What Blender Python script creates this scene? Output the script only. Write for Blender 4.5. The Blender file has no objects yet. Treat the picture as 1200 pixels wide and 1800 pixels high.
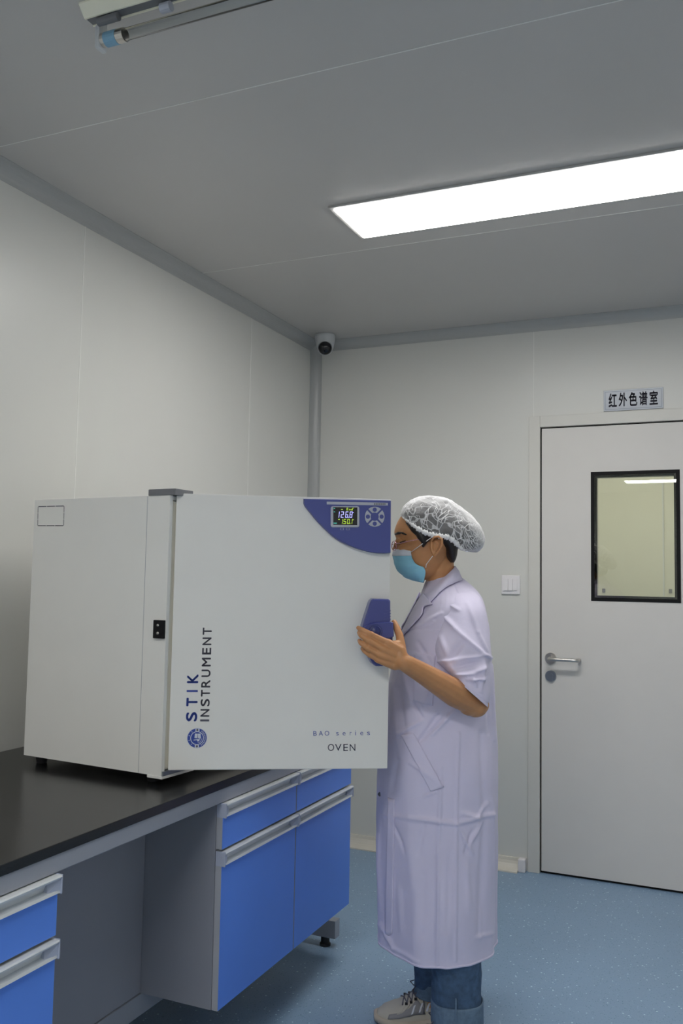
import bpy, bmesh, math, random
from mathutils import Vector, Matrix, noise
from mathutils.bvhtree import BVHTree
random.seed(4)
SC = bpy.context.scene
COL = SC.collection
# ------------------------------------------------------------------ camera
CAM = Vector((0, 0, 1.344))
FPX = 1567.0
def _basis():
    y, p, r = math.radians(-23.893), math.radians(4.263), math.radians(1.02)
    F = Vector((math.sin(y)*math.cos(p), math.cos(y)*math.cos(p), math.sin(p)))
    R0 = Vector((math.cos(y), -math.sin(y), 0)); U0 = R0.cross(F)
    return R0*math.cos(r)+U0*math.sin(r), -R0*math.sin(r)+U0*math.cos(r), F
RV, UV, FV = _basis()
cd = bpy.data.cameras.new('camera'); cam = bpy.data.objects.new('camera', cd); COL.objects.link(cam)
cd.sensor_fit = 'VERTICAL'; cd.sensor_height = 36; cd.sensor_width = 24
cd.lens = FPX*36/1800; cd.clip_start = .05; cd.clip_end = 60
cam.matrix_world = Matrix(((RV.x, UV.x, -FV.x, CAM.x), (RV.y, UV.y, -FV.y, CAM.y), (RV.z, UV.z, -FV.z, CAM.z), (0, 0, 0, 1)))
SC.camera = cam
# ------------------------------------------------------------------ world, exposure, lamps' strength
w = bpy.data.worlds.new('world'); SC.world = w; w.use_nodes = True
w.node_tree.nodes['Background'].inputs[0].default_value = (.5, .55, .6, 1)
w.node_tree.nodes['Background'].inputs[1].default_value = .02
SC.view_settings.view_transform = 'Standard'; SC.view_settings.look = 'None'
SC.view_settings.gamma = 1; SC.view_settings.use_curve_mapping = False
SC.view_settings.exposure = 0.0
LAMP_COL = (1.0, .985, .95)
LAMP_FRONT, LAMP_MID, LAMP_REAR = 22, 27, 42
# ------------------------------------------------------------------ pixel helpers (photo frame 1200x1800)
def ray(px, py): return (FV*FPX+RV*(px-600)+UV*(900-py)).normalized()
def hit(px, py, ax, val):
    d = ray(px, py); return CAM+d*((val-CAM[ax])/d[ax])
def hitpl(px, py, P, N):
    d = ray(px, py); return CAM+d*((P-CAM).dot(N)/d.dot(N))
FH = Vector((FV.x, FV.y, 0)).normalized(); RH = Vector((FH.y, -FH.x, 0))
def dep(px, py, W):
    d = ray(px, py); return CAM+d*(W/d.dot(FH))
def proj(P):
    d = P-CAM; z = d.dot(FV); return 600+FPX*d.dot(RV)/z, 900-FPX*d.dot(UV)/z
def sm(a, b, x):
    t = max(0, min(1, (x-a)/(b-a))); return t*t*(3-2*t)
# ------------------------------------------------------------------ materials
def mat(name, col, rough=.5, metal=0, var=.0, vscale=8, bump=0, bscale=60, spec=.5, emit=None, es=0, alpha=1, sheen=0, sss=0, coat=0):
    m = bpy.data.materials.new(name); m.use_nodes = True; nt = m.node_tree; b = nt.nodes['Principled BSDF']
    b.inputs['Base Color'].default_value = (*col, 1); b.inputs['Roughness'].default_value = rough
    b.inputs['Metallic'].default_value = metal; b.inputs['Specular IOR Level'].default_value = spec
    if coat: b.inputs['Coat Weight'].default_value = coat; b.inputs['Coat Roughness'].default_value = .25
    if sheen: b.inputs['Sheen Weight'].default_value = sheen
    if sss:
        b.inputs['Subsurface Weight'].default_value = sss; b.inputs['Subsurface Radius'].default_value = (.01, .004, .002)
        b.inputs['Subsurface Scale'].default_value = .5
    tc = nt.nodes.new('ShaderNodeTexCoord')
    n = nt.nodes.new('ShaderNodeTexNoise'); n.inputs['Scale'].default_value = vscale; n.inputs['Detail'].default_value = 4
    nt.links.new(tc.outputs['Object'], n.inputs['Vector'])
    r = nt.nodes.new('ShaderNodeValToRGB'); r.color_ramp.elements[0].position = .3; r.color_ramp.elements[1].position = .7
    v = max(var, .012)
    r.color_ramp.elements[0].color = (*[c*(1-v) for c in col], 1); r.color_ramp.elements[1].color = (*[min(1, c*(1+v)) for c in col], 1)
    nt.links.new(n.outputs['Fac'], r.inputs['Fac']); nt.links.new(r.outputs['Color'], b.inputs['Base Color'])
    if bump:
        n2 = nt.nodes.new('ShaderNodeTexNoise'); n2.inputs['Scale'].default_value = bscale; n2.inputs['Detail'].default_value = 3
        nt.links.new(tc.outputs['Object'], n2.inputs['Vector'])
        bp = nt.nodes.new('ShaderNodeBump'); bp.inputs['Strength'].default_value = bump; bp.inputs['Distance'].default_value = .002
        nt.links.new(n2.outputs['Fac'], bp.inputs['Height']); nt.links.new(bp.outputs['Normal'], b.inputs['Normal'])
    if emit:
        b.inputs['Emission Color'].default_value = (*emit, 1); b.inputs['Emission Strength'].default_value = es
    return m
M = dict(
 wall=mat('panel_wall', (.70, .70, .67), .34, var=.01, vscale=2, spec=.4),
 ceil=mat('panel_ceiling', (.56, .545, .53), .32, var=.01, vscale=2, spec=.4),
 cove=mat('cove_trim', (.45, .46, .46), .28),
 seam=mat('seam_strip', (.84, .84, .81), .5),
 base=mat('floor_cove', (.72, .69, .62), .35),
 door=mat('door_paint', (.72, .70, .675), .45),
 frame=mat('door_frame_paint', (.69, .68, .64), .4),
 black=mat('black_gasket', (.010, .010, .011), .6, spec=.15),
 farwall=mat('far_room_wall', (.74, .715, .595), .5),
 steel=mat('brushed_steel', (.62, .60, .57), .28, metal=1, bump=.05, bscale=300),
 cyl=mat('dull_steel', (.33, .36, .40), .35, metal=1),
 plastic=mat('white_plastic', (.84, .82, .84), .35),
 oven=mat('oven_enamel', (.78, .775, .75), .42, bump=.04, bscale=500, spec=.4),
 oveninner=mat('oven_inner_trim', (.85, .82, .72), .4),
 hinge=mat('hinge_grey', (.16, .165, .18), .45),
 blue=mat('panel_blue', (.075, .092, .30), .42, spec=.4),
 handle=mat('handle_blue', (.055, .066, .26), .3, coat=.3),
 handle2=mat('handle_button_blue', (.03, .04, .17), .35),
 silver=mat('silver_print', (.46, .48, .55), .4),
 lcd=mat('lcd_black', (.008, .009, .011), .15),
 segw=mat('lcd_white', (.3, .3, .6), .5, emit=(.42, .42, 1.0), es=1.3),
 segy=mat('lcd_yellow', (.4, .5, .05), .5, emit=(.55, .85, .06), es=.8),
 segg=mat('lcd_green', (.1, .4, .35), .5, emit=(.05, .5, .4), es=.5),
 inkb=mat('ink_blue', (.028, .062, .33), .5),
 inkg=mat('ink_grey', (.09, .09, .12), .5),
 inkd=mat('ink_dark', (.02, .022, .05), .5),
 inkw=mat('emblem_white', (.62, .66, .76), .5),
 top=mat('black_worktop', (.010, .010, .0105), .24, var=.15, vscale=30, bump=.06, bscale=250, spec=.5),
 benchsteel=mat('bench_grey_steel', (.30, .32, .37), .45),
 grey=mat('cabinet_grey', (.275, .285, .33), .5, bump=.05, bscale=200),
 lightgrey=mat('cabinet_edge_grey', (.40, .41, .45), .45),
 cabblue=mat('cabinet_blue', (.11, .27, .86), .36, spec=.4),
 alu=mat('aluminium_pull', (.70, .73, .76), .38, metal=.25),
 alucap=mat('pull_end_cap', (.42, .46, .58), .45),
 rubber=mat('black_rubber', (.01, .01, .012), .6),
 skin=mat('skin', (.55, .265, .115), .45, var=.08, vscale=25, sss=.12, bump=.12, bscale=220),
 hair=mat('black_hair', (.010, .008, .008), .42, bump=.4, bscale=150),
 mask=mat('mask_blue', (.30, .66, .86), .7, var=.05, bump=.15, bscale=400),
 maskw=mat('mask_white', (.72, .76, .86), .7),
 loop=mat('elastic_white', (.85, .85, .86), .7),
 gframe=mat('glasses_pink_metal', (.62, .35, .42), .2, metal=.8),
 coat=mat('coat_cotton', (.70, .66, .85), .75, var=.02, bump=.25, bscale=45, sheen=.15),
 jean=mat('denim', (.055, .105, .19), .8, var=.25, vscale=60, bump=.4, bscale=500),
 jeanc=mat('denim_inside', (.13, .20, .29), .85, var=.15, vscale=80, bump=.4, bscale=500),
 shoe=mat('shoe_offwhite', (.50, .48, .43), .7, bump=.2, bscale=300),
 shoeg=mat('shoe_grey', (.27, .27, .29), .7),
 sole=mat('sole_beige', (.50, .44, .37), .6),
 lace=mat('lace_grey', (.13, .13, .17), .8),
 bottle=mat('label_blue', (.22, .42, .58), .5),
 camwhite=mat('camera_white', (.62, .64, .66), .35),
 camblack=mat('camera_black', (.008, .009, .014), .12),
 cream=mat('batten_cream', (.93, .90, .74), .4),
 signb=mat('sign_grey', (.44, .48, .55), .25),
 signl=mat('sign_border', (.26, .30, .36), .4),
)
def floor_mat():
    m = mat('blue_vinyl', (.25, .375, .54), .36, var=.03, vscale=3, spec=.4)
    nt = m.node_tree; b = nt.nodes['Principled BSDF']
    tc = [n for n in nt.nodes if n.type == 'TEX_COORD'][0]; base = [n for n in nt.nodes if n.type == 'VALTORGB'][0]
    def speck(scale, thr, col, prev, soft=.03):
        v = nt.nodes.new('ShaderNodeTexVoronoi'); v.inputs['Scale'].default_value = scale
        nt.links.new(tc.outputs['Object'], v.inputs['Vector'])
        w_ = nt.nodes.new('ShaderNodeTexWhiteNoise'); nt.links.new(v.outputs['Position'], w_.inputs['Vector'])
        a = nt.nodes.new('ShaderNodeMath'); a.operation = 'MULTIPLY'; a.inputs[1].default_value = thr
        nt.links.new(w_.outputs['Value'], a.inputs[0])
        c = nt.nodes.new('ShaderNodeMath'); c.operation = 'LESS_THAN'
        nt.links.new(v.outputs['Distance'], c.inputs[0]); 
        s = nt.nodes.new('ShaderNodeMath'); s.operation = 'SUBTRACT'; s.inputs[1].default_value = thr*.55
        nt.links.new(a.outputs[0], s.inputs[0]); nt.links.new(s.outputs[0], c.inputs[1])
        mx = nt.nodes.new('ShaderNodeMix'); mx.data_type = 'RGBA'
        nt.links.new(c.outputs[0], mx.inputs['Factor']); nt.links.new(prev, mx.inputs[6]); mx.inputs[7].default_value = (*col, 1)
        return mx.outputs[2]
    o = speck(260, .9, (.30, .46, .58), base.outputs['Color'])
    o = speck(190, .9, (.13, .25, .38), o)
    o = speck(75, .55, (.60, .80, .86), o)
    nt.links.new(o, b.inputs['Base Color'])
    return m
M['floor'] = floor_mat()
def glass_mat(name, tint, ior=1.5, rough=0.0):
    m = bpy.data.materials.new(name); m.use_nodes = True; nt = m.node_tree; nt.nodes.clear()
    o = nt.nodes.new('ShaderNodeOutputMaterial'); mx = nt.nodes.new('ShaderNodeMixShader')
    t = nt.nodes.new('ShaderNodeBsdfTransparent'); t.inputs[0].default_value = (*tint, 1)
    g = nt.nodes.new('ShaderNodeBsdfGlossy'); g.inputs['Roughness'].default_value = rough
    f = nt.nodes.new('ShaderNodeFresnel'); f.inputs[0].default_value = ior
    nt.links.new(f.outputs[0], mx.inputs[0]); nt.links.new(t.outputs[0], mx.inputs[1]); nt.links.new(g.outputs[0], mx.inputs[2])
    nt.links.new(mx.outputs[0], o.inputs[0]); return m
M['glass'] = glass_mat('window_glass', (.93, .95, .88), 1.6)
M['lens'] = glass_mat('spectacle_lens', (.98, .98, .99), 1.01)
M['tube'] = glass_mat('quartz_tube', (.85, .87, .87), 1.5, .05)
def net_mat():
    m = bpy.data.materials.new('hairnet_fabric'); m.use_nodes = True; nt = m.node_tree; nt.nodes.clear()
    N = nt.nodes.new; L = nt.links.new
    o = N('ShaderNodeOutputMaterial'); mx = N('ShaderNodeMixShader'); t = N('ShaderNodeBsdfTransparent')
    d = N('ShaderNodeBsdfDiffuse'); d.inputs[0].default_value = (.80, .80, .82, 1)
    tc = N('ShaderNodeTexCoord')
    nz = N('ShaderNodeTexNoise'); nz.inputs['Scale'].default_value = 14; nz.inputs['Detail'].default_value = 2; L(tc.outputs['Object'], nz.inputs[0])
    mp = N('ShaderNodeMix'); mp.data_type = 'VECTOR'; mp.inputs[0].default_value = .11
    L(tc.outputs['Object'], mp.inputs[4]); L(nz.outputs['Color'], mp.inputs[5])
    v = N('ShaderNodeTexVoronoi'); v.feature = 'DISTANCE_TO_EDGE'; v.inputs['Scale'].default_value = 44; L(mp.outputs[1], v.inputs['Vector'])
    r = N('ShaderNodeMapRange'); r.inputs[1].default_value = .0; r.inputs[2].default_value = .13; r.inputs[3].default_value = .85; r.inputs[4].default_value = 0
    L(v.outputs['Distance'], r.inputs[0])
    # film looks denser where it is seen edge-on
    lw = N('ShaderNodeLayerWeight'); lw.inputs[0].default_value = .45
    n2 = N('ShaderNodeTexNoise'); n2.inputs['Scale'].default_value = 45; n2.inputs['Detail'].default_value = 3; L(tc.outputs['Object'], n2.inputs[0])
    a = N('ShaderNodeMath'); a.operation = 'MULTIPLY_ADD'; a.inputs[1].default_value = .35; a.inputs[2].default_value = .02; L(n2.outputs['Fac'], a.inputs[0])
    p = N('ShaderNodeMath'); p.operation = 'POWER'; p.inputs[1].default_value = 1.6; L(lw.outputs['Facing'], p.inputs[0])
    s = N('ShaderNodeMath'); s.operation = 'ADD'; L(a.outputs[0], s.inputs[0]); L(p.outputs[0], s.inputs[1])
    q = N('ShaderNodeMath'); q.operation = 'MAXIMUM'; q.use_clamp = True; L(s.outputs[0], q.inputs[0]); L(r.outputs[0], q.inputs[1])
    c = N('ShaderNodeMath'); c.operation = 'MINIMUM'; c.inputs[1].default_value = .95; L(q.outputs[0], c.inputs[0])
    L(c.outputs[0], mx.inputs[0]); L(t.outputs[0], mx.inputs[1]); L(d.outputs[0], mx.inputs[2]); L(mx.outputs[0], o.inputs[0])
    return m
M['net'] = net_mat()
def lamp_mat(name, s): 
    m = bpy.data.materials.new(name); m.use_nodes = True; nt = m.node_tree; nt.nodes.clear()
    o = nt.nodes.new('ShaderNodeOutputMaterial'); e = nt.nodes.new('ShaderNodeEmission')
    e.inputs[0].default_value = (*LAMP_COL, 1); e.inputs[1].default_value = s; nt.links.new(e.outputs[0], o.inputs[0]); return m
# ------------------------------------------------------------------ mesh helpers
def link(name, bm, m=None, parent=None, smooth=False, weld=False):
    me = bpy.data.meshes.new(name)
    if weld: bmesh.ops.remove_doubles(bm, verts=bm.verts, dist=1e-6)
    bmesh.ops.recalc_face_normals(bm, faces=bm.faces); bm.to_mesh(me); bm.free()
    if smooth:
        for p in me.polygons: p.use_smooth = True
    o = bpy.data.objects.new(name, me); COL.objects.link(o)
    if m: me.materials.append(m)
    if parent is not None:
        o.parent = parent; o.matrix_parent_inverse = parent.matrix_world.inverted()
    return o
def empty(name, loc, label, cat, group=None):
    o = bpy.data.objects.new(name, None); COL.objects.link(o); o.empty_display_size = .1
    o.matrix_world = Matrix.Translation(loc); o['label'] = label; o['category'] = cat
    if group: o['group'] = group
    return o
def tag(o, label, cat, group=None):
    o['label'] = label; o['category'] = cat
    if group: o['group'] = group
    return o
def struct(o): o['kind'] = 'structure'; return o
def box(bm, a, b, fr=None, bev=0):
    a = Vector(a); b = Vector(b); t = bmesh.new()
    bmesh.ops.create_cube(t, size=1)
    for v in t.verts: v.co = Vector(((a[i]+b[i])/2+v.co[i]*(b[i]-a[i]) for i in range(3)))
    if bev: bmesh.ops.bevel(t, geom=t.edges[:]+t.verts[:], offset=bev, segments=2, affect='EDGES', profile=.6)
    if fr:
        for v in t.verts: v.co = fr(v.co)
    me = bpy.data.meshes.new('t'); t.to_mesh(me); t.free(); bm.from_mesh(me); bpy.data.meshes.remove(me)
def bx(name, a, b, m, parent=None, fr=None, bev=.001):
    bm = bmesh.new(); box(bm, a, b, fr, bev); return link(name, bm, m, parent)
def prism(bm, pts, off):
    """pts: list of Vectors (planar outline); extruded by vector off"""
    a = [bm.verts.new(p) for p in pts]; b = [bm.verts.new(p+off) for p in pts]; n = len(pts)
    bm.faces.new(a); bm.faces.new(b[::-1])
    for i in range(n): bm.faces.new((a[i], a[(i+1) % n], b[(i+1) % n], b[i]))
def rings(bm, rs, cap=True, closed=True):
    vs = [[bm.verts.new(p) for p in r] for r in rs]; n = len(rs[0])
    for i in range(len(vs)-1):
        for j in range(n if closed else n-1):
            k = (j+1) % n; bm.faces.new((vs[i][j], vs[i][k], vs[i+1][k], vs[i+1][j]))
    if cap and closed:
        bm.faces.new(vs[0]); bm.faces.new(vs[-1][::-1])
    return vs
def tube(bm, pts, rad, n=10, cap=True):
    pts = [Vector(p) for p in pts]
    if not hasattr(rad, '__len__'): rad = [rad]*len(pts)
    rs = []; up = None
    for i, p in enumerate(pts):
        t = (pts[min(i+1, len(pts)-1)]-pts[max(i-1, 0)]).normalized()
        if up is None:
            up = Vector((0, 0, 1)) if abs(t.z) < .9 else Vector((1, 0, 0))
        x = t.cross(up).normalized(); y = x.cross(t).normalized(); up = y
        rs.append([p+(x*math.cos(a)+y*math.sin(a))*rad[i] for a in [2*math.pi*k/n for k in range(n)]])
    rings(bm, rs, cap)
def capsule(bm, p0, r0, p1, r1, n=14, m=5):
    p0 = Vector(p0); p1 = Vector(p1); t = (p1-p0).normalized()
    x = t.cross(Vector((.31, .22, .93))).normalized(); y = x.cross(t)
    rs = []
    for i in range(1, m+1):
        a = math.pi/2*(1-i/m); rs.append((p0-t*r0*math.sin(a), r0*math.cos(a) if i < m else r0))
    for i in range(0, m):
        a = math.pi/2*i/m; rs.append((p1+t*r1*math.sin(a), r1*math.cos(a)))
    rings(bm, [[c+(x*math.cos(2*math.pi*k/n)+y*math.sin(2*math.pi*k/n))*max(r, .0003) for k in range(n)] for c, r in rs])
def lathe(bm, prof, org, ax, n=32):
    """prof: (radius, height) list along axis ax from org"""
    ax = Vector(ax).normalized(); x = ax.cross(Vector((.3, .2, .9) if abs(ax.z) < .8 else (1, 0, 0))).normalized(); y = ax.cross(x)
    rings(bm, [[org+ax*h+(x*math.cos(2*math.pi*k/n)+y*math.sin(2*math.pi*k/n))*max(r, .0002) for k in range(n)] for r, h in prof])
def ell(bm, c, rx, ry, rz, X, Y, Z, n=20):
    rs = []
    for i in range(1, n):
        a = math.pi*i/n; rs.append([c+X*rx*math.sin(a)*math.cos(2*math.pi*k/n)+Y*ry*math.sin(a)*math.sin(2*math.pi*k/n)+Z*rz*math.cos(a) for k in range(n)])
    rings(bm, rs)
def cr(P, t):
    """catmull-rom through list of tuples, t in 0..1"""
    n = len(P)-1; x = max(0, min(n-1e-9, t*n)); i = int(x); f = x-i
    a, b, c, d = P[max(i-1, 0)], P[i], P[i+1], P[min(i+2, n)]
    return tuple(.5*((2*b[k])+(-a[k]+c[k])*f+(2*a[k]-5*b[k]+4*c[k]-d[k])*f*f+(-a[k]+3*b[k]-3*c[k]+d[k])*f**3) for k in range(len(b)))
def text_mesh(s, bold=0, spacing=1.0):
    cu = bpy.data.curves.new('t', 'FONT'); cu.body = s; cu.offset = bold; cu.space_character = spacing; cu.resolution_u = 6
    ob = bpy.data.objects.new('t', cu); COL.objects.link(ob); bpy.context.view_layer.update()
    dg = bpy.context.evaluated_depsgraph_get(); me = ob.evaluated_get(dg).to_mesh()
    V = [v.co.copy() for v in me.vertices]; Fs = [tuple(p.vertices) for p in me.polygons]
    ob.evaluated_get(dg).to_mesh_clear(); bpy.data.objects.remove(ob); bpy.data.curves.remove(cu)
    x0 = min(v.x for v in V); x1 = max(v.x for v in V); y0 = min(v.y for v in V); y1 = max(v.y for v in V)
    return [((v.x-x0)/(x1-x0), (v.y-y0)/(y1-y0)) for v in V], Fs
def text_on(name, s, quad, m, parent, off, bold=0, spacing=1.0, bm=None, fat=0):
    """quad: world corners BL, BR, TR, TL of the lettering's own box"""
    V, Fs = text_mesh(s, bold, spacing); own = bm is None
    if own: bm = bmesh.new()
    for sx, sy in (((0, 0),) if not fat else ((-fat, 0), (fat, 0), (0, -fat), (0, fat), (0, 0))):
        vs = []
        for x, y in V:
            x = x*(1-2*fat)+fat+sx; y = y*(1-2*fat)+fat+sy
            p = quad[0]*(1-x)*(1-y)+quad[1]*x*(1-y)+quad[2]*x*y+quad[3]*(1-x)*y
            vs.append(bm.verts.new(p+off))
        for f in Fs:
            try: bm.faces.new([vs[i] for i in f])
            except ValueError: pass
    if own: return link(name, bm, m, parent)
# ================================================================== ROOM
XW, YB, H, XR, YR = -2.066, 4.263, 2.604, .80, -4.35
CV = .044
XD0, XD1, ZD = -.848, .055, 2.080     # door opening
def room():
    T = .08
    bm = bmesh.new(); box(bm, (XW-T, YR-T, -.1), (XR+T, 7.2, 0)); struct(link('floor', bm, M['floor']))
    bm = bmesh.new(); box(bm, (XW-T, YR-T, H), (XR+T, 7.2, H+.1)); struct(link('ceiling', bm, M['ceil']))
    bm = bmesh.new(); box(bm, (XW-T, YR-T, 0), (XW, 7.2, H)); struct(link('wall_left', bm, M['wall']))
    bm = bmesh.new(); box(bm, (XR, YR-T, 0), (XR+T, 7.2, H)); struct(link('wall_right', bm, M['wall']))
    bm = bmesh.new(); box(bm, (XW, YR-T, 0), (XR, YR, H)); struct(link('wall_rear', bm, M['wall']))
    bm = bmesh.new()
    box(bm, (XW, YB, 0), (XD0-.02, YB+T, H)); box(bm, (XD1+.02, YB, 0), (XR, YB+T, H)); box(bm, (XD0-.02, YB, ZD+.02), (XD1+.02, YB+T, H))
    struct(link('wall_back', bm, M['wall']))
    bm = bmesh.new(); box(bm, (XW, 6.3, 0), (XR, 6.38, H)); struct(link('wall_next_room', bm, M['farwall']))
    # coves
    n = 8
    def cove(a, b, d1, d2, name):
        bm = bmesh.new(); rs = []
        for e in (a, b):
            e = Vector(e); d1v = Vector(d1); d2v = Vector(d2); c = e+(d1v+d2v)*CV; r = [e+d1v*(CV+.004), e+d1v*(CV+.004)+d2v*.002]
            for k in range(n+1):
                t = math.pi/2*k/n; r.append(c-d2v*CV*math.cos(t)-d1v*CV*math.sin(t)+(d1v+d2v)*.002)
            r += [e+d2v*(CV+.004)+d1v*.002, e+d2v*(CV+.004), e]
            rs.append(r)
        rings(bm, rs); return struct(link(name, bm, M['cove'], smooth=False))
    cove((XW, YR, H), (XW, YB, H), (1, 0, 0), (0, 0, -1), 'trim_1')
    cove((XW, YB, H), (XR, YB, H), (0, -1, 0), (0, 0, -1), 'trim_2')
    cove((XW, YB, .0), (XW, YB, H-.004), (1, 0, 0), (0, -1, 0), 'trim_3')
    # panel seams
    k = 4
    def seam(a, b):
        nonlocal k
        bm = bmesh.new(); box(bm, a, b); struct(link('trim_%d' % k, bm, M['seam'])); k += 1
    for y in (2.407-1.177, 2.407, 3.584): seam((XW, y-.002, 0), (XW+.0010, y+.002, H-CV-.004))
    seam((-.885, YB-.0008, 2.14), (-.882, YB, H-CV-.004))
    for y in (1.9215-1.16, 1.9215, 3.082): seam((XW+CV+.004, y-.0015, H-.0008), (XR, y+.0015, H))
    # coved base along back wall
    def basecove(a, b, nrm, name):
        bm = bmesh.new(); rs = []
        for e in (a, b):
            e = Vector(e); N = Vector(nrm); r = [e, e+N*.062]
            for q in range(7):
                t = math.pi/2*q/6; r.append(e+N*(.062-.052*math.sin(t))+Vector((0, 0, .006+.048*(1-math.cos(t)))))
            r += [e+N*.009+Vector((0, 0, .056)), e+Vector((0, 0, .056))]
            rs.append(r)
        rings(bm, rs); return struct(link(name, bm, M['base']))
    basecove((XW+.05, YB, 0), (-.945, YB, 0), (0, -1, 0), 'baseboard_back')
    bm = bmesh.new(); box(bm, (-.946, YB-.04, 0), (-.912, YB, .06), bev=.006); struct(link('baseboard_corner', bm, M['plastic']))
    basecove((XW, YB-.05, 0), (XW, YR, 0), (1, 0, 0), 'baseboard_left')
    # next room's far-wall panel joint
    p = hit(1165, 900, 1, 6.3); bm = bmesh.new(); box(bm, (p.x-.005, 6.292, 0), (p.x+.005, 6.3, H)); struct(link('trim_%d' % k, bm, M['wall']))
room()
# ------------------------------------------------------------------ door
def door():
    e = bpy.data.objects.new('door_1', None); COL.objects.link(e); e.matrix_world = Matrix.Translation((XD0, YB, 0)); e['kind'] = 'structure'
    bm = bmesh.new(); d = .012
    for a, b in (((-.905, YB-d, 0), (XD0-.003, YB+.06, 2.138)), ((XD1+.003, YB-d, 0), (XD1+.06, YB+.06, 2.138)), ((XD0-.003, YB-d, ZD+.004), (XD1+.003, YB+.06, 2.138))):
        box(bm, a, b, bev=.002)
    link('door_frame', bm, M['frame'], e)
    bm = bmesh.new()
    box(bm, (XD0-.004, YB+.012, 0), (XD0+.006, YB+.05, ZD+.003)); box(bm, (XD0-.004, YB+.012, ZD-.006), (XD1+.004, YB+.05, ZD+.004)); box(bm, (XD0, YB+.012, .0), (XD1, YB+.05, .014))
    link('door_gasket', bm, M['black'], e)
    wx0, wx1, wz0, wz1 = -.590, -.252, 1.287, 1.835
    y0, y1 = YB-.002, YB+.045; bm = bmesh.new()
    x0, x1, z0, z1 = XD0+.004, XD1-.004, .012, ZD-.003
    box(bm, (x0, y0, z0), (wx0, y1, z1)); box(bm, (wx1, y0, z0), (x1, y1, z1)); box(bm, (wx0, y0, z0), (wx1, y1, wz0)); box(bm, (wx0, y0, wz1), (wx1, y1, z1))
    link('door_leaf', bm, M['door'], e)
    bm = bmesh.new(); o = .026
    for a, b in (((wx0-o, y0-.0015, wz0-o), (wx0, y0+.012, wz1+o)), ((wx1, y0-.0015, wz0-o), (wx1+o, y0+.012, wz1+o)), ((wx0, y0-.0015, wz0-o), (wx1, y0+.012, wz0)), ((wx0, y0-.0015, wz1), (wx1, y0+.012, wz1+o))):
        box(bm, a, b)
    w_ = link('window_frame', bm, M['black'], e)
    bm = bmesh.new(); box(bm, (wx0-.01, y0-.004, wz0-.01), (wx1+.01, y0-.0016, wz1+.01)); link('window_pane', bm, M['glass'], w_)
    # lever
    hp = Vector((-.801, y0, .988)); bm = bmesh.new()
    lathe(bm, [(0, 0), (.027, 0), (.027, .006), (.025, .009), (0, .009)], hp, (0, -1, 0)); h_ = link('lever_rose', bm, M['steel'], e, True)
    h_.data.polygons.foreach_set('use_smooth', [False]*len(h_.data.polygons))
    bm = bmesh.new(); P = [hp, hp+Vector((0, -.04, 0))]
    for k in range(1, 7): a = math.pi/2*k/6; P.append(hp+Vector((.016*(1-math.cos(a)), -.04-.016*math.sin(a), 0)))
    P.append(hp+Vector((.115, -.056, 0)))
    for k in range(1, 7): a = math.pi/2*k/6; P.append(hp+Vector((.115+.018*math.sin(a), -.056+.018*(1-math.cos(a)), 0)))
    P.append(hp+Vector((.133, -.012, 0)))
    tube(bm, P, .0085, 14); link('lever', bm, M['steel'], h_, True)
    bm = bmesh.new(); lathe(bm, [(0, 0), (.026, 0), (.026, .005), (.024, .008), (0, .008)], hp+Vector((0, 0, -.082)), (0, -1, 0)); c = link('lock_rose', bm, M['cyl'], e)
    bm = bmesh.new(); lathe(bm, [(0, .008), (.008, .008), (.008, .012), (0, .012)], hp+Vector((.004, 0, -.078)), (0, -1, 0)); box(bm, (hp.x-.002, y0-.011, hp.z-.105), (hp.x+.010, y0-.008, hp.z-.083)); link('lock_cylinder', bm, M['cyl'], c)
door()
# sign above the door
def sign():
    P = lambda x, y: hit(x, y, 1, YB-.006)
    q = [P(1061, 723), P(1166, 715), P(1164.5, 681.5), P(1060, 687)]
    cx = sum((v for v in q), Vector())/4
    e = empty('door_sign', Vector((cx.x, YB, cx.z-.05)), 'grey plate with black Chinese characters on the wall above the door', 'sign')
    x0, x1, z0, z1 = (q[0].x+q[3].x)/2, (q[1].x+q[2].x)/2, q[0].z-.001, q[3].z+.0
    bm = bmesh.new(); box(bm, (x0, YB-.006, z0), (x1, YB-.0008, z1), bev=.001); link('sign_plate', bm, M['signb'], e)
    bm = bmesh.new(); i = .0065; t = .0022
    for a, b in (((x0+i, z0+i), (x1-i, z0+i+t)), ((x0+i, z1-i-t), (x1-i, z1-i)), ((x0+i, z0+i), (x0+i+t, z1-i)), ((x1-i-t, z0+i), (x1-i, z1-i))):
        box(bm, (a[0], YB-.0066, a[1]), (b[0], YB-.006, b[1]))
    link('border', bm, M['signl'], e)
    y = YB-.0068; zz0, zz1 = z0+.018, z1-.014; bm = bmesh.new(); W = x1-x0
    for k, ch in enumerate('红外色谱室'):
        a = x0+W*(.085+k*.172); b = a+W*.142
        text_on('x', ch, [Vector((a, y, zz0)), Vector((b, y, zz0)), Vector((b, y, zz1)), Vector((a, y, zz1))], None, None, Vector((0, 0, 0)), bold=.0, bm=bm, fat=.028)
    link('lettering', bm, M['inkd'], e)
sign()
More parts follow.
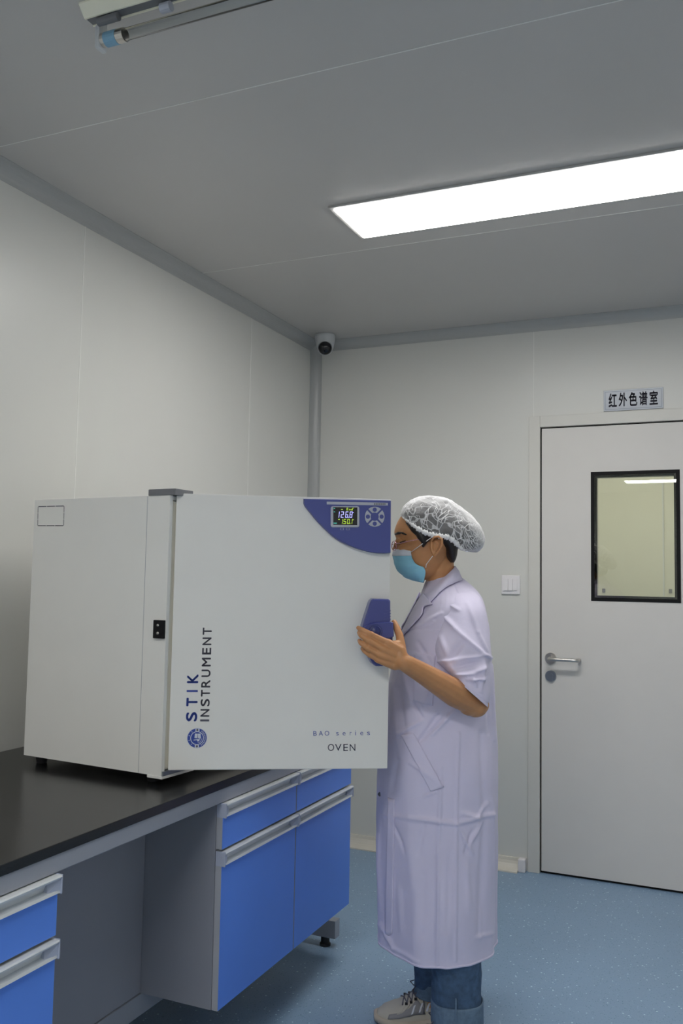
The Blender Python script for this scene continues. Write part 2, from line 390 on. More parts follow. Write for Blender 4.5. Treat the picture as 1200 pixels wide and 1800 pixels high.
def switch():
    P = hit(897.5, 1028, 1, YB-.005); s = .045
    e = empty('light_switch', Vector((P.x, YB, P.z-s)), 'white square light switch with three rockers left of the door', 'switch')
    bx('switch_plate', (P.x-s, YB-.010, P.z-s), (P.x+s, YB-.0005, P.z+s), M['plastic'], e, bev=.003)
    for k in range(3):
        x = P.x-.034+k*.0225; tilt = .0025 if k < 2 else 0
        bm = bmesh.new(); box(bm, (x, YB-.0135-(0 if k == 2 else .001), P.z-.028), (x+.0215, YB-.009, P.z+.028), bev=.0008)
        for v in bm.verts:
            if v.co.y < YB-.012: v.co.y += -tilt*(.5-(v.co.z-P.z)/.056)
        link('rocker', bm, M['plastic'], e)
switch()
def seccam():
    c = Vector((-1.935, 4.12, H)); e = empty('security_camera', c, 'white turret security camera with black lens under the ceiling corner', 'camera')
    bm = bmesh.new(); lathe(bm, [(0, 0), (.052, 0), (.054, -.006), (.053, -.022), (.047, -.05), (.043, -.07), (.036, -.084), (.022, -.094), (0, -.097)], c, (0, 0, 1)); link('housing', bm, M['camwhite'], e, True)
    d = (CAM+Vector((0, 0, -.3))-c).normalized(); s = c+Vector((0, 0, -.066))
    bm = bmesh.new(); lathe(bm, [(.034, .0)]+[(.034*math.cos(a), .022+.022*math.sin(a)) for a in [math.pi/2*k/8 for k in range(9)]], s+d*.018, d)
    b = link('lens_ball', bm, M['camblack'], e, True)
    bm = bmesh.new(); lathe(bm, [(.038, 0), (.040, .02), (.0375, .026), (.035, .022), (.033, 0)], s+d*.012, d); link('eyeball_ring', bm, M['camwhite'], e, True)
    up = Vector((0, 0, 1)); up = (up-d*up.dot(d)).normalized(); sx = d.cross(up)
    bm = bmesh.new(); box(bm, (-.009, -.017, .052), (.009, -.0125, .056), fr=lambda v: s+sx*v.x+up*v.y+d*v.z); link('infrared_window', bm, M['silver'], b)
seccam()
def panel_lamp(y0, y1, x0, x1, strength, label):
    e = empty('ceiling_light', Vector(((x0+x1)/2, (y0+y1)/2, H)), label, 'ceiling light', 'LED panels along the ceiling')
    f = .016; bm = bmesh.new()
    for a, b in (((x0-f, y0-f), (x1+f, y0)), ((x0-f, y1), (x1+f, y1+f)), ((x0-f, y0), (x0, y1)), ((x1, y0), (x1+f, y1))):
        box(bm, (a[0], a[1], H-.008), (b[0], b[1], H-.0002), bev=.002)
    link('frame', bm, M['ceil'], e)
    bm = bmesh.new(); n = 8
    prism(bm, [Vector((x0, y0, H-.012)), Vector((x1, y0, H-.012)), Vector((x1, y1, H-.012)), Vector((x0, y1, H-.012))], Vector((0, 0, .0115)))
    link('diffuser', bm, lamp_mat('led_diffuser', strength), e)
panel_lamp(2.679, 2.944, -1.234, -.05, LAMP_FRONT, 'long glowing white ceiling panel light above the lab coat')
panel_lamp(-.19, .075, -1.234, -.05, LAMP_MID, 'long glowing white ceiling panel light overhead behind the photographer')
panel_lamp(-3.06, -2.795, -1.234, -.05, LAMP_REAR, 'long glowing white ceiling panel light at the rear of the room, mirrored in the window')
panel_lamp(5.1, 5.4, -1.234, -.05, 15.5, 'long glowing white ceiling panel light in the room beyond the door')
for k, (a, b, lb) in enumerate(((1061, 1038, 'small grey socket low in the left of the door window view'), (1178, 1039, 'small grey socket low in the right of the door window view'))):
    P = hit(a, b, 1, 6.3); o = bx('wall_socket', (P.x-.010, 6.29, P.z-.013), (P.x+.010, 6.2995, P.z+.013), M['hinge'], bev=.003); tag(o, lb, 'socket', 'sockets in the next room')
def uvlamp():
    e = empty('ultraviolet_lamp', Vector((-1.0, 1.555, H)), 'unlit tube batten with blue labelled tube end on the ceiling', 'lamp')
    x0, x1, y = -1.312, -.40, 1.512
    bm = bmesh.new(); sec = [(-.034, 0), (-.034, -.004), (-.014, -.026), (-.010, -.026), (-.010, -.006), (.014, -.006), (.014, -.026), (.018, -.026), (.046, -.004), (.046, 0)]
    rings(bm, [[Vector((x, y+a, H+b)) for a, b in sec] for x in (x0, x1)]); link('batten', bm, M['cream'], e)
    bm = bmesh.new(); box(bm, (x0+.001, y-.0098, H-.024), (x1-.001, y+.0138, H-.0062)); link('batten_groove', bm, M['hinge'], e)
    ty, tz = y+.030, H-.056
    for s, xx in ((1, x0+.012), (-1, x1-.012)):
        bm = bmesh.new(); box(bm, (xx-.006, ty-.015, H-.078), (xx+.006, ty+.015, H-.004), bev=.004); link('lampholder', bm, M['camwhite'], e)
        bm = bmesh.new(); tube(bm, [(xx+s*.006, ty, tz), (xx+s*.068, ty, tz)], .0155, 20); c = link('tube_cap', bm, M['steel'], e)
        bm = bmesh.new(); tube(bm, [(xx+s*.016, ty, tz), (xx+s*.048, ty, tz)], .0162, 20); link('tube_label', bm, M['bottle'], c)
    bm = bmesh.new(); tube(bm, [(x0+.07, ty, tz), (x1-.07, ty, tz)], .013, 20); link('tube', bm, M['tube'], e, True)
    bm = bmesh.new(); tube(bm, [(x0+.03, y-.002, H-.034), (x0+.085, y-.002, H-.034)], .0095, 14); link('starter', bm, M['hinge'], e)
    bm = bmesh.new(); tube(bm, [(x0+.19, y+.010, H-.036), (x0+.215, y+.010, H-.036)], .011, 14); link('tube_clip', bm, M['silver'], e)
uvlamp()
# ================================================================== BENCH
CX = -1.261; ZT = .80; Y0B, YE = .45, 3.13
def bench():
    bm = bmesh.new(); box(bm, (XW+.012, Y0B, .778), (CX, YE, ZT), bev=.0015)
    tag(link('worktop', bm, M['top']), 'long black lab worktop under the white oven', 'worktop')
    e = empty('bench_frame', Vector((-1.5, 1.8, 0)), 'grey steel bench frame carrying the black worktop', 'bench frame')
    bm = bmesh.new(); box(bm, (CX-.045, Y0B, .741), (CX-.003, YE-.01, .7775), bev=.002); link('front_rail', bm, M['benchsteel'], e)
    bm = bmesh.new(); box(bm, (XW+.03, Y0B, .741), (XW+.07, YE-.01, .7775), bev=.002); link('back_rail', bm, M['benchsteel'], e)
    bx('lower_rail', (-1.545, Y0B, .148), (-1.500, YE-.03, .205), M['benchsteel'], e, bev=.002)
    bx('modesty_panel', (-1.53, 1.47, .206), (-1.505, 2.098, .740), M['grey'], e, bev=.0005)
    for y in (.88, 3.062):
        bx('foot', (XW+.1, y, .035), (-1.352, y+.04, .098), M['benchsteel'], e, bev=.002)
        bx('leg', (XW+.1, y, .098), (XW+.16, y+.04, .741), M['benchsteel'], e, bev=.002)
        for x in (-1.40, XW+.16):
            bm = bmesh.new(); lathe(bm, [(0, 0), (.02, 0), (.02, .008), (.016, .012), (.016, .036), (0, .036)], Vector((x, y+.02, 0)), (0, 0, 1)); link('levelling_foot', bm, M['rubber'], e)
bench()
def pull(parent, ya, yb, zt, name='handle'):
    h = .037; x = CX
    bm = bmesh.new()
    # C-shaped extrusion: top lip, recessed back, lower lip
    sec = [(x-.018, zt), (x+.010, zt), (x+.012, zt-.003), (x+.008, zt-.008), (x-.006, zt-.011), (x-.008, zt-.026), (x+.006, zt-.029), (x+.008, zt-h+.002), (x+.003, zt-h), (x-.018, zt-h)]
    rings(bm, [[Vector((a, y, b)) for a, b in sec] for y in (ya+.003, yb-.003)])
    o = link(name, bm, M['alu'], parent)
    return o
def pullcaps(h, ya, yb, zt):
    pass
def unit(ya, yb, label, group='bench cabinets', side=True):
    e = empty('cabinet', Vector(((CX-.26), (ya+yb)/2, .203)), label, 'cabinet', group)
    XB = -1.74
    bm = bmesh.new(); t = .016; xf = CX-.020
    ztop = .739; zb = .204
    box(bm, (XB, ya, zb), (xf, ya+t, ztop)); box(bm, (XB, yb-t, zb), (xf, yb, ztop)); box(bm, (XB, ya+t, zb), (xf, yb-t, zb+t)); box(bm, (XB, ya+t, zb+t), (XB+t, yb-t, ztop)); box(bm, (XB+t, ya+t, ztop-t), (xf, yb-t, ztop))
    link('carcass', bm, M['grey'], e)
    for nm, z0, z1 in (('drawer', .618, .7385), ('door', .204, .612)):
        bm = bmesh.new(); box(bm, (CX-.019, ya+.002, z0), (CX-.0012, yb-.002, z1-.030)); d = link(nm, bm, M['lightgrey'], e)
        bm = bmesh.new(); box(bm, (CX-.0012, ya+.0035, z0+.001), (CX, yb-.0035, z1-.034)); link('front_panel', bm, M['cabblue'], d)
        h = pull(d, ya+.001, yb-.001, z1)
        for a, b in ((ya+.001, ya+.022), (yb-.022, yb-.001)):
            bm = bmesh.new()
            sgn = 1 if a < (ya+yb)/2 else -1
            ye = a if sgn > 0 else b; yi = b if sgn > 0 else a
            # end cap: outer cheek and a wedge running into the channel
            box(bm, (CX-.019, min(ye, ye+sgn*.004), z1-.0375), (CX+.0105, max(ye, ye+sgn*.004), z1+.0005), bev=.001)
            pts = [Vector((CX+.0085, ye, z1-.010)), Vector((CX+.0085, ye, z1-.029)), Vector((CX-.0075, yi+sgn*.03, z1-.029)), Vector((CX-.0075, yi+sgn*.018, z1-.010))]
            pts2 = [Vector((-.016, 0, 0))+p for p in pts]
            if sgn < 0:
                vs = [bm.verts.new(p) for p in (Vector((CX+.0085, ye-.002, z1-.0085)), Vector((CX+.0085, ye-.002, z1-.0295)), Vector((CX+.003, yi-.016, z1-.0295)), Vector((CX-.0065, yi-.006, z1-.0085)))]
                v2 = [bm.verts.new(Vector((CX-.010, p.co.y, p.co.z))) for p in vs]
                bm.faces.new(vs); bm.faces.new(v2[::-1])
                for i in range(4): bm.faces.new((vs[i], vs[(i+1) % 4], v2[(i+1) % 4], v2[i]))
            else:
                box(bm, (CX-.008, ye+.002, z1-.0295), (CX+.0085, ye+.014, z1-.0085))
            link('end_cap', bm, M['alucap'], d)
unit(1.02, 1.470, 'blue drawer and door cabinet at the near left, left of the knee space')
unit(2.100, 2.540, 'blue drawer and door cabinet beside the grey knee space, under the oven door hinge')
unit(2.541, 2.975, 'blue drawer and door cabinet at the far end of the bench, nearest the person')
# ================================================================== OVEN
OZ = .825; OA = Vector((-1.367, 1.965, OZ)); E1 = Vector((.9962, -.0872, 0)); E2 = Vector((.0872, .9962, 0))
def ov(v): return OA+E1*v.x+E2*v.y+Vector((0, 0, v.z))
DA = Vector((-1.360, 1.984, .838)); dang = math.radians(30.72); DU = Vector((math.cos(dang), math.sin(dang), 0)); DN = Vector((DU.y, -DU.x, 0)); DW, DH = .5795, .7245
def dv(v): return DA+DU*v.x-DN*v.y+Vector((0, 0, v.z))    # x along door, y into the slab, z up
def dpx(px, py, off=0.0): return hitpl(px, py, DA+DN*off, DN)
def oven():
    e = empty('oven', ov(Vector((-.25, .3, -.025))), 'large white laboratory oven with its door swung open on the black worktop', 'oven')
    HB = .731; D = .504; Wd = .60; t = .012
    bm = bmesh.new()
    box(bm, (-D, 0, 0), (0, t, HB), ov); box(bm, (-D, Wd-t, 0), (0, Wd, HB), ov)
    box(bm, (-D+t, t, .001), (-.02, Wd-t, t), ov); box(bm, (-D+t, t, HB-t), (-.003, Wd-t, HB-.001), ov); box(bm, (-D+.001, t, .001), (-D+t, Wd-t, HB-.001), ov)
    link('body', bm, M['oven'], e)
    bm = bmesh.new(); box(bm, (-.0775, -.0006, .001), (-.0762, .001, HB-.001), ov); link('side_seam', bm, M['lightgrey'], e)
    # recessed front frame around the chamber
    bm = bmesh.new(); a, b = .06, Wd-.06; z0, z1 = .07, HB-.09; xf = -.026
    box(bm, (-.05, t, t), (-.004, .042, HB-t), ov, .008); box(bm, (-.05, .038, t), (xf-.006, a, HB-t), ov); box(bm, (-.05, b, t), (xf, Wd-t, HB-t), ov, .006); box(bm, (-.05, a, t), (xf, b, z0), ov); box(bm, (-.05, a, z1), (xf, b, HB-t), ov)
    link('front_frame', bm, M['oveninner'], e)
    bm = bmesh.new(); x = -.42
    box(bm, (x, a, z0), (-.05, a+.003, z1), ov); box(bm, (x, b-.003, z0), (-.05, b, z1), ov); box(bm, (x, a, z0), (-.05, b, z0+.003), ov); box(bm, (x, a, z1-.003), (-.05, b, z1), ov); box(bm, (x-.003, a, z0), (x, b, z1), ov)
    link('chamber', bm, M['steel'], e)
    for z in (.25, .42):
        bm = bmesh.new()
        for q in range(16): y = a+.01+q*(b-a-.02)/15; tube(bm, [ov(Vector((x+.01, y, z))), ov(Vector((-.06, y, z)))], .0018, 6)
        for xx in (x+.02, -.24, -.07): tube(bm, [ov(Vector((xx, a+.003, z-.003))), ov(Vector((xx, b-.003, z-.003)))], .0025, 6)
        link('wire_shelf', bm, M['steel'], e)
    for xx in (-D+.03, -.06):
        for yy in (.04, Wd-.04):
            bm = bmesh.new(); lathe(bm, [(0, -.025), (.014, -.025), (.017, -.01), (.017, 0), (0, 0)], ov(Vector((xx, yy, 0))), (0, 0, 1)); link('foot', bm, M['rubber'], e)
    # cut-out outline on the side
    bm = bmesh.new(); P = lambda a_, b_: hitpl(a_, b_, OA-E2*.0004, E2)
    c = [P(67, 890.5), P(112.5, 889.5), P(111.5, 924), P(66, 924)]
    for i in range(4):
        A, B = c[i], c[(i+1) % 4]; n = 3
        for k in range(n):
            s0, s1 = k/n+.012, (k+1)/n-.012; p, q = A.lerp(B, s0), A.lerp(B, s1); d = (B-A).normalized(); w_ = E2.cross(d)*(.0011 if i % 2 == 0 else .0008)
            prism(bm, [p-w_, q-w_, q+w_, p+w_], E2*.0008)
    link('knockout_outline', bm, M['inkd'], e)
    # latch plate
    c0 = P(273.5, 1089.5); c1 = P(290, 1122.5)
    bm = bmesh.new(); xa, xb = (c0-OA).dot(E1), (c1-OA).dot(E1); box(bm, (xa, -.010, c1.z-OZ), (min(xb, .002), .0, c0.z-OZ), ov, .0015); lp = link('latch_plate', bm, M['black'], e)
    for f in (.28, .72):
        bm = bmesh.new(); lathe(bm, [(0, 0), (.004, 0), (.0035, .002), (0, .0026)], ov(Vector(((xa+min(xb, .002))/2, -.010, (c1.z-OZ)*(1-f)+(c0.z-OZ)*f))), -E2, 16); link('screw', bm, M['steel'], lp, True)
    # hinge pieces
    bm = bmesh.new(); box(bm, (-.072, -.004, HB), (.020, .072, HB+.017), ov, .002)
    for v in bm.verts: pass
    link('top_hinge_cover', bm, M['hinge'], e)
    bx('hinge_plate', (-.046, -.002, -.007), (.004, .13, 0), M['oven'], e, ov, .001)
    bx('hinge_bracket', (-.04, .002, .0), (.004, .10, .012), M['cyl'], e, ov, .001)
    # door
    bm = bmesh.new(); box(bm, (0, 0, 0), (DW, .052, DH), dv, .0025); dr = link('door', bm, M['oven'], e)
    bm = bmesh.new(); box(bm, (.05, .052, .06), (DW-.05, .075, DH-.08), dv, .006); link('inner_door_panel', bm, M['steel'], dr)
    bm = bmesh.new()
    g = [(.03, .04), (DW-.03, .04), (DW-.03, DH-.06), (.03, DH-.06), (.03, .04)]
    tube(bm, [dv(Vector((a_, .056, b_))) for a_, b_ in g], .006, 8); link('door_gasket', bm, M['black'], dr)
    # lettering on the door
    off = DN*.0006; 
    def q(pts): return [dpx(*p) for p in pts]
    bm = bmesh.new()      # STIK, reads upwards; each letter box BL, BR, TR, TL
    for ch, y0, y1, xl in (('S', 1268, 1251.5, 326.3), ('T', 1241.5, 1226.5, 327), ('I', 1216.5, 1213, 328), ('K', 1201, 1185, 328.3)):
        wq = 20.5
        if ch == 'I':
            vs = [bm.verts.new(p+off) for p in q([(xl+19.5, y0), (xl+19.5, y1), (xl, y1), (xl, y0)])]; bm.faces.new(vs)
        else: text_on('x', ch, q([(xl+wq-.5, y0), (xl+wq, y1), (xl+.7, y1), (xl, y0)]), None, None, off, bold=.0, bm=bm, fat=.045)
    link('lettering', bm, M['inkb'], dr)
    bm = bmesh.new()
    boxes = [(1268, 1264.5), (1259.8, 1246.5), (1241.5, 1228.5), (1224.5, 1212.5), (1208.5, 1195), (1190, 1177), (1171.5, 1156), (1150.5, 1138.5), (1134, 1120.5), (1115.8, 1103.3)]
    for ch, (y0, y1) in zip('INSTRUMENT', boxes):
        xl = 351.6+(1268-y0)*.0285; wq = 16
        if ch == 'I':
            vs = [bm.verts.new(p+off) for p in q([(xl+wq, y0), (xl+wq, y1), (xl, y1), (xl, y0)])]; bm.faces.new(vs)
        else: text_on('x', ch, q([(xl+wq, y0), (xl+wq+.3, y1), (xl+.4, y1), (xl, y0)]), None, None, off, bold=.0, bm=bm, fat=.03)
    link('lettering', bm, M['inkg'], dr)
    bm = bmesh.new()
    for ch, x0, x1, cap in (('B', 550.5, 556.5, 1), ('A', 560, 567.5, 1), ('O', 570.5, 578.3, 1), ('s', 590.5, 595, 0), ('e', 602, 607, 0), ('r', 614.5, 617.5, 0), ('i', 624, 625.3, 1), ('e', 633, 638, 0), ('s', 645, 650, 0)):
        yb = 1293.2-(x0-550)*.012; yt = yb-(8.2 if cap else 5.8)
        text_on('x', ch, q([(x0, yb), (x1, yb), (x1, yt), (x0, yt)]), None, None, off, bold=-.004, bm=bm)
    link('lettering', bm, M['inkb'], dr)
    bm = bmesh.new()
    for ch, x0, x1 in (('O', 576, 587), ('V', 588.5, 600), ('E', 603.2, 611.3), ('N', 614.5, 624.3)):
        text_on('x', ch, q([(x0, 1320), (x1, 1319.7), (x1, 1307.6), (x0, 1307.9)]), None, None, off, bold=0, bm=bm)
    link('lettering', bm, M['inkd'], dr)
    # round emblem
    ec = dpx(346.2, 1297.3); ru = (dpx(364, 1297.3)-ec).length; rv_ = (dpx(346.2, 1279.5)-ec).length
    ZV = Vector((0, 0, 1)); r0 = (ru+rv_)/2
    def ep(r, a, h=0): return ec+DU*(r*r0*math.cos(a))+ZV*(r*r0*math.sin(a))+DN*h
    def disc(bm, r, h, n=48): bm.faces.new([bm.verts.new(ep(r, 2*math.pi*k/n, h)) for k in range(n)])
    def ann(bm, ra, rb, h, a0=0, a1=2*math.pi, n=48):
        A = [bm.verts.new(ep(ra, a0+(a1-a0)*k/n, h)) for k in range(n+1)]; B = [bm.verts.new(ep(rb, a0+(a1-a0)*k/n, h)) for k in range(n+1)]
        for k in range(n): bm.faces.new((A[k], A[k+1], B[k+1], B[k]))
    bm = bmesh.new(); disc(bm, 1.0, .0004); em = link('emblem', bm, M['inkb'], dr)
    bm = bmesh.new(); ann(bm, .60, .665, .0009); ann(bm, .95, 1.0, .0009)
    def quad(bm, cx, cy, w_, h_, ang=0, h=.0010):
        ca, sa = math.cos(ang), math.sin(ang)
        bm.faces.new([bm.verts.new(ec+DU*(r0*(cx+x*ca-y*sa))+ZV*(r0*(cy+x*sa+y*ca))+DN*h) for x, y in ((-w_, -h_), (w_, -h_), (w_, h_), (-w_, h_))])
    quad(bm, .02, .80, .20, .13); quad(bm, .0, -.80, .20, .13)
    for k in range(4): a = math.radians(130+k*33); quad(bm, .80*math.cos(a), .80*math.sin(a), .025, .07, a+math.pi/2)
    for k in range(10): a = math.radians(-58+k*12.8); quad(bm, .80*math.cos(a), .80*math.sin(a), .018, .085, a+math.pi/2); 
    for k in range(9): a = math.radians(-52+k*12.8); quad(bm, .80*math.cos(a), .80*math.sin(a), .05, .02, a+math.pi/2)
    for s in (-1, 1): quad(bm, .06+s*.16, .22, .14, .22, s*.06)
    quad(bm, -.12, -.17, .22, .035, .15); quad(bm, .12, -.22, .10, .10, .6); quad(bm, .30, -.02, .04, .16, -.5)
    for k in range(9): a = math.radians(-80+k*9); quad(bm, .05+.42*math.cos(a), -.02+.44*math.sin(a), .05, .02, a+math.pi/2)
    link('emblem_linework', bm, M['inkw'], em)
    bm = bmesh.new()
    for cy in (.80, -.80): bm.faces.new([bm.verts.new(ec+DU*(r0*(.01+.11*math.cos(2*math.pi*k/16)))+ZV*(r0*(cy+.11*math.sin(2*math.pi*k/16)))+DN*.0013) for k in range(16)])
    quad(bm, .06, .22, .012, .22, 0, .0013)
    link('emblem_dots', bm, M['inkg'], em)
    # control panel
    th = .018
    out = [(535.5, 877.3), (686.3, 880.2), (685.6, 971), (672, 971.8), (655, 970.5), (640, 967), (622, 961), (604, 952.5), (588, 942.5), (574, 931), (560, 917.5), (548, 903.5), (538, 891), (535.5, 885)]
    # spline through curve part
    cpts = out[2:]; fine = out[:2]+[cr([c for c in cpts], k/40) for k in range(41)]
    bm = bmesh.new(); front = [dpx(a_, b_, th) for a_, b_ in fine]; cen = sum(front, Vector())/len(front)
    rs = [[p-DN*th+(p-cen).normalized()*.0035 for p in front], [p-DN*.002+(p-cen).normalized()*.0015 for p in front], front]
    rr = []
    for r in rs:
        r2 = []
        for p in r:
            # keep inside door outline
            l = (p-DA).dot(DU); z = p.z-DA.z; r2.append(p+DU*(min(l, DW-.001)-l)+Vector((0, 0, min(z, DH-.004)-z)))
        rr.append(r2)
    rings(bm, rr); cp = link('control_panel', bm, M['blue'], e)
    def P2(a_, b_, h=0): return dpx(a_, b_, th)+DN*h
    def rect(bm, x0, y0, x1, y1, h, tk=.0004, bev=0):
        sk = (880.2-877.3)/150.8
        pts = [P2(x0, y0+0), P2(x1, y0+(x1-x0)*sk), P2(x1, y1+(x1-x0)*sk), P2(x0, y1)]
        prism(bm, [p+DN*h for p in pts], DN*(tk))
    bm = bmesh.new(); rect(bm, 574, 881.8, 681.5, 886.6, .0002); link('stripe', bm, M['silver'], cp)
    bm = bmesh.new()
    for k in range(7): rect(bm, 657+k*3.0, 884.6, 659.2+k*3.0, 887.4, .0008)
    link('model_lettering', bm, M['hinge'], cp)
    # bezel (rounded frame) and screen
    def rr_pts(x0, y0, x1, y1, r, n=5):
        o_ = []
        for cx, cy, a0 in ((x1-r, y0+r, -90), (x1-r, y1-r, 0), (x0+r, y1-r, 90), (x0+r, y0+r, 180)):
            for k in range(n+1): a = math.radians(a0+90*k/n); o_.append((cx+r*math.cos(a), cy+r*math.sin(a)))
        return o_
    bm = bmesh.new(); rings(bm, [[P2(a_, b_, 0) for a_, b_ in rr_pts(580.8, 889.8, 631.5, 927.2, 4)], [P2(a_, b_, .003) for a_, b_ in rr_pts(581.3, 890.4, 631, 926.7, 3.6)]]); bz = link('display_bezel', bm, M['silver'], cp)
    bm = bmesh.new(); prism(bm, [P2(a_, b_, .0032) for a_, b_ in ((585.3, 891.5), (627.5, 892.2), (627.2, 923.3), (585.3, 922.6))], DN*.0004); link('screen', bm, M['lcd'], cp)
    SEG = {'0': 'abcdef', '1': 'bc', '2': 'abged', '5': 'afgcd', '6': 'afgedc', '8': 'abcdefg', 'E': 'afged', 'n': 'egc', 'd': 'bcdeg'}
    def seg(bm, ch, x, y, w_, h_, t_):
        sl = .10*h_
        def pt(u, v): return P2(x+u*w_+sl*(1-v), y+v*h_+.019*u*w_, .004)
        tu, tv = t_/w_, t_/h_; S = {'a': (0, 0, 1, tv), 'g': (0, .5-tv/2, 1, .5+tv/2), 'd': (0, 1-tv, 1, 1), 'f': (0, 0, tu, .5), 'b': (1-tu, 0, 1, .5), 'e': (0, .5, tu, 1), 'c': (1-tu, .5, 1, 1)}
        for k in SEG[ch]:
            a_, b_, c_, d_ = S[k]; bm.faces.new([bm.verts.new(pt(*q_)) for q_ in ((a_+.04, b_+.02), (c_-.04, b_+.02), (c_-.04, d_-.02), (a_+.04, d_-.02))])
    def lit(nm, m, fn): bm = bmesh.new(); fn(bm); link(nm, bm, m, cp)
    for k, ch in enumerate('1268'): lit('digit', M['segw'], lambda b: seg(b, ch, (590.5, 598, 605.8, 613.2)[k], 899.2, 5.2, 11, 1.45))
    for r_ in ((611.6, 908.9, 612.8, 910.1), (619.8, 900.5, 621, 901.5)): lit('decimal_point', M['segw'], lambda b: rect(b, *r_, .004))
    for k, ch in enumerate('1501'): lit('digit', M['segy'], lambda b: seg(b, ch, (597, 602.7, 609.2, 614)[k], 912.4, 4.5, 8.6, 1.1))
    for k, ch in enumerate('End'): lit('digit', M['segy'], lambda b: seg(b, ch, (608.3, 612.6, 616.3)[k], 892.9, 2.9, 4.5, .8))
    for r_ in ((614.2, 919.8, 615.2, 920.9), (620, 913.3, 621, 914.4), (594, 912.7, 596.5, 913.7), (598.8, 895.3, 602.2, 896.3), (620.2, 893, 621.2, 893.8)): lit('indicator', M['segy'], lambda b: rect(b, *r_, .004))
    for r_ in ((586.2, 893.2, 588.4, 894.4), (586.2, 899.4, 588.4, 900.5), (585.8, 919, 591.5, 920.6)): lit('indicator', M['segg'], lambda b: rect(b, *r_, .004))
    bm = bmesh.new()
    for x0 in (597.8, 608.2):
        rect(bm, x0, 928, x0+6, 928.5, .0004); rect(bm, x0, 931.2, x0+6, 931.7, .0004); rect(bm, x0, 928, x0+.5, 931.7, .0004); rect(bm, x0+5.5, 928, x0+6, 931.7, .0004)
    rect(bm, 603, 924.4, 611, 925.6, .0034); link('indicator_lettering', bm, M['silver'], cp)
    # four-way button ring
    c0 = (658.2, 908.3)
    for k in range(4):
        bm = bmesh.new(); a0 = math.radians(45+90*k+5); a1 = math.radians(135+90*k-5); n = 12; A = []; B = []
        for i in range(n+1):
            a = a0+(a1-a0)*i/n; ga = .8*math.sin((i/n-.5)*0)
            A.append(P2(c0[0]+17.2*math.cos(a), c0[1]-17.6*math.sin(a)))
            ai = math.radians(45+90*k+14)+math.radians(62)*i/n; B.append(P2(c0[0]+7.2*math.cos(ai), c0[1]-7.4*math.sin(ai)))
        rings(bm, [[p for p in A]+B[::-1], [p+DN*.0016 for p in A]+[p+DN*.0016 for p in B[::-1]]])
        b_ = link('button', bm, M['silver'], cp)
        bm = bmesh.new(); am = (a0+a1)/2; cc = (c0[0]+12*math.cos(am), c0[1]-12.2*math.sin(am)); bm.faces.new([bm.verts.new(P2(cc[0]+3.7*math.cos(2*math.pi*i/20), cc[1]+3.8*math.sin(2*math.pi*i/20), .0020)) for i in range(20)]); link('button_icon', bm, M['blue'], cp)
    # handle
    hh = .046
    top_ = [(656, 1052.5), (683, 1053), (686.3, 1056), (686.5, 1093), (690, 1095), (691, 1100), (690.5, 1122), (690, 1150), (678, 1166), (673, 1171.5), (661, 1171.5), (655, 1167), (651, 1160), (641.5, 1128), (637.8, 1108), (637.6, 1100), (641, 1088), (650, 1060), (652.5, 1055)]
    bm = bmesh.new(); fr_ = [dpx(a_, b_, hh) for a_, b_ in top_]; cen = sum(fr_, Vector())/len(fr_)
    rs = [[p-DN*(hh+.0) for p in fr_], [p-DN*.006 for p in fr_], [p-DN*.002-(p-cen).normalized()*.0018 for p in fr_], [p-(p-cen).normalized()*.005 for p in fr_]]
    rings(bm, rs); hd = link('door_handle', bm, M['handle'], e)
    bm = bmesh.new()
    lv = [(640, 1103), (648, 1096.5), (656, 1094), (668, 1093.3), (688, 1092.8), (691.2, 1094.5), (692.3, 1119), (685, 1123), (650, 1122), (642, 1113)]
    f2 = [dpx(a_, b_, hh+.009) for a_, b_ in lv]; cen = sum(f2, Vector())/len(f2)
    rings(bm, [[p-DN*.022 for p in f2], [p-DN*.003 for p in f2], [p-(p-cen).normalized()*.003 for p in f2]]); link('latch_lever', bm, M['handle'], hd)
    bm = bmesh.new(); bc = dpx(659.5, 1110, hh+.009); lathe(bm, [(.0185, -.004), (.0185, .0005), (.0165, .0018), (.0165, -.001), (.013, .0006), (.010, .0045), (0, .0055)], bc, DN, 40); link('button', bm, M['handle2'], hd, True)
    bm = bmesh.new()
    for k in range(4):
        y = 1073+k*5; P3 = lambda a_, b_: dpx(a_, b_, hh)
        prism(bm, [P3(675, y), P3(686.3, y-.3), P3(686.3, y+1.4), P3(675, y+1.6)], DN*.0012)
    link('grip_ribs', bm, M['handle'], hd)
oven()
# ================================================================== PERSON (stands in profile behind the oven door)
WM = 2.72                      # distance of the body's middle plane from the photographer
def pp(px, py, W=WM): return dep(px, py, W)
def sect(py, xl, xr, hw, Wc=WM, n=48, e=2.3, zl=None):
    """closed horizontal-ish section from its front (xl) and back (xr) outline"""
    A, B = pp(xl, py, Wc), pp(xr, py, Wc); c = (A+B)/2; a = (B-A)/2; out = []
    for k in range(n):
        t = 2*math.pi*k/n; ct, st = math.cos(t), math.sin(t)
        out.append(c+a*(abs(ct)**(2/e)*(1 if ct > 0 else -1))-FH*(hw*abs(st)**(2/e)*(1 if st > 0 else -1)))
    return out
def ring2(L, R, Wc, hd, n=40, e=2.1, dW=0):
    A, B = pp(*L, Wc), pp(*R, Wc+dW); c = (A+B)/2; a = (B-A)/2; out = []
    for k in range(n):
        t = 2*math.pi*k/n; ct, st = math.cos(t), math.sin(t)
        out.append(c+a*(abs(ct)**(2/e)*(1 if ct > 0 else -1))-FH*(hd*abs(st)**(2/e)*(1 if st > 0 else -1)))
    return out
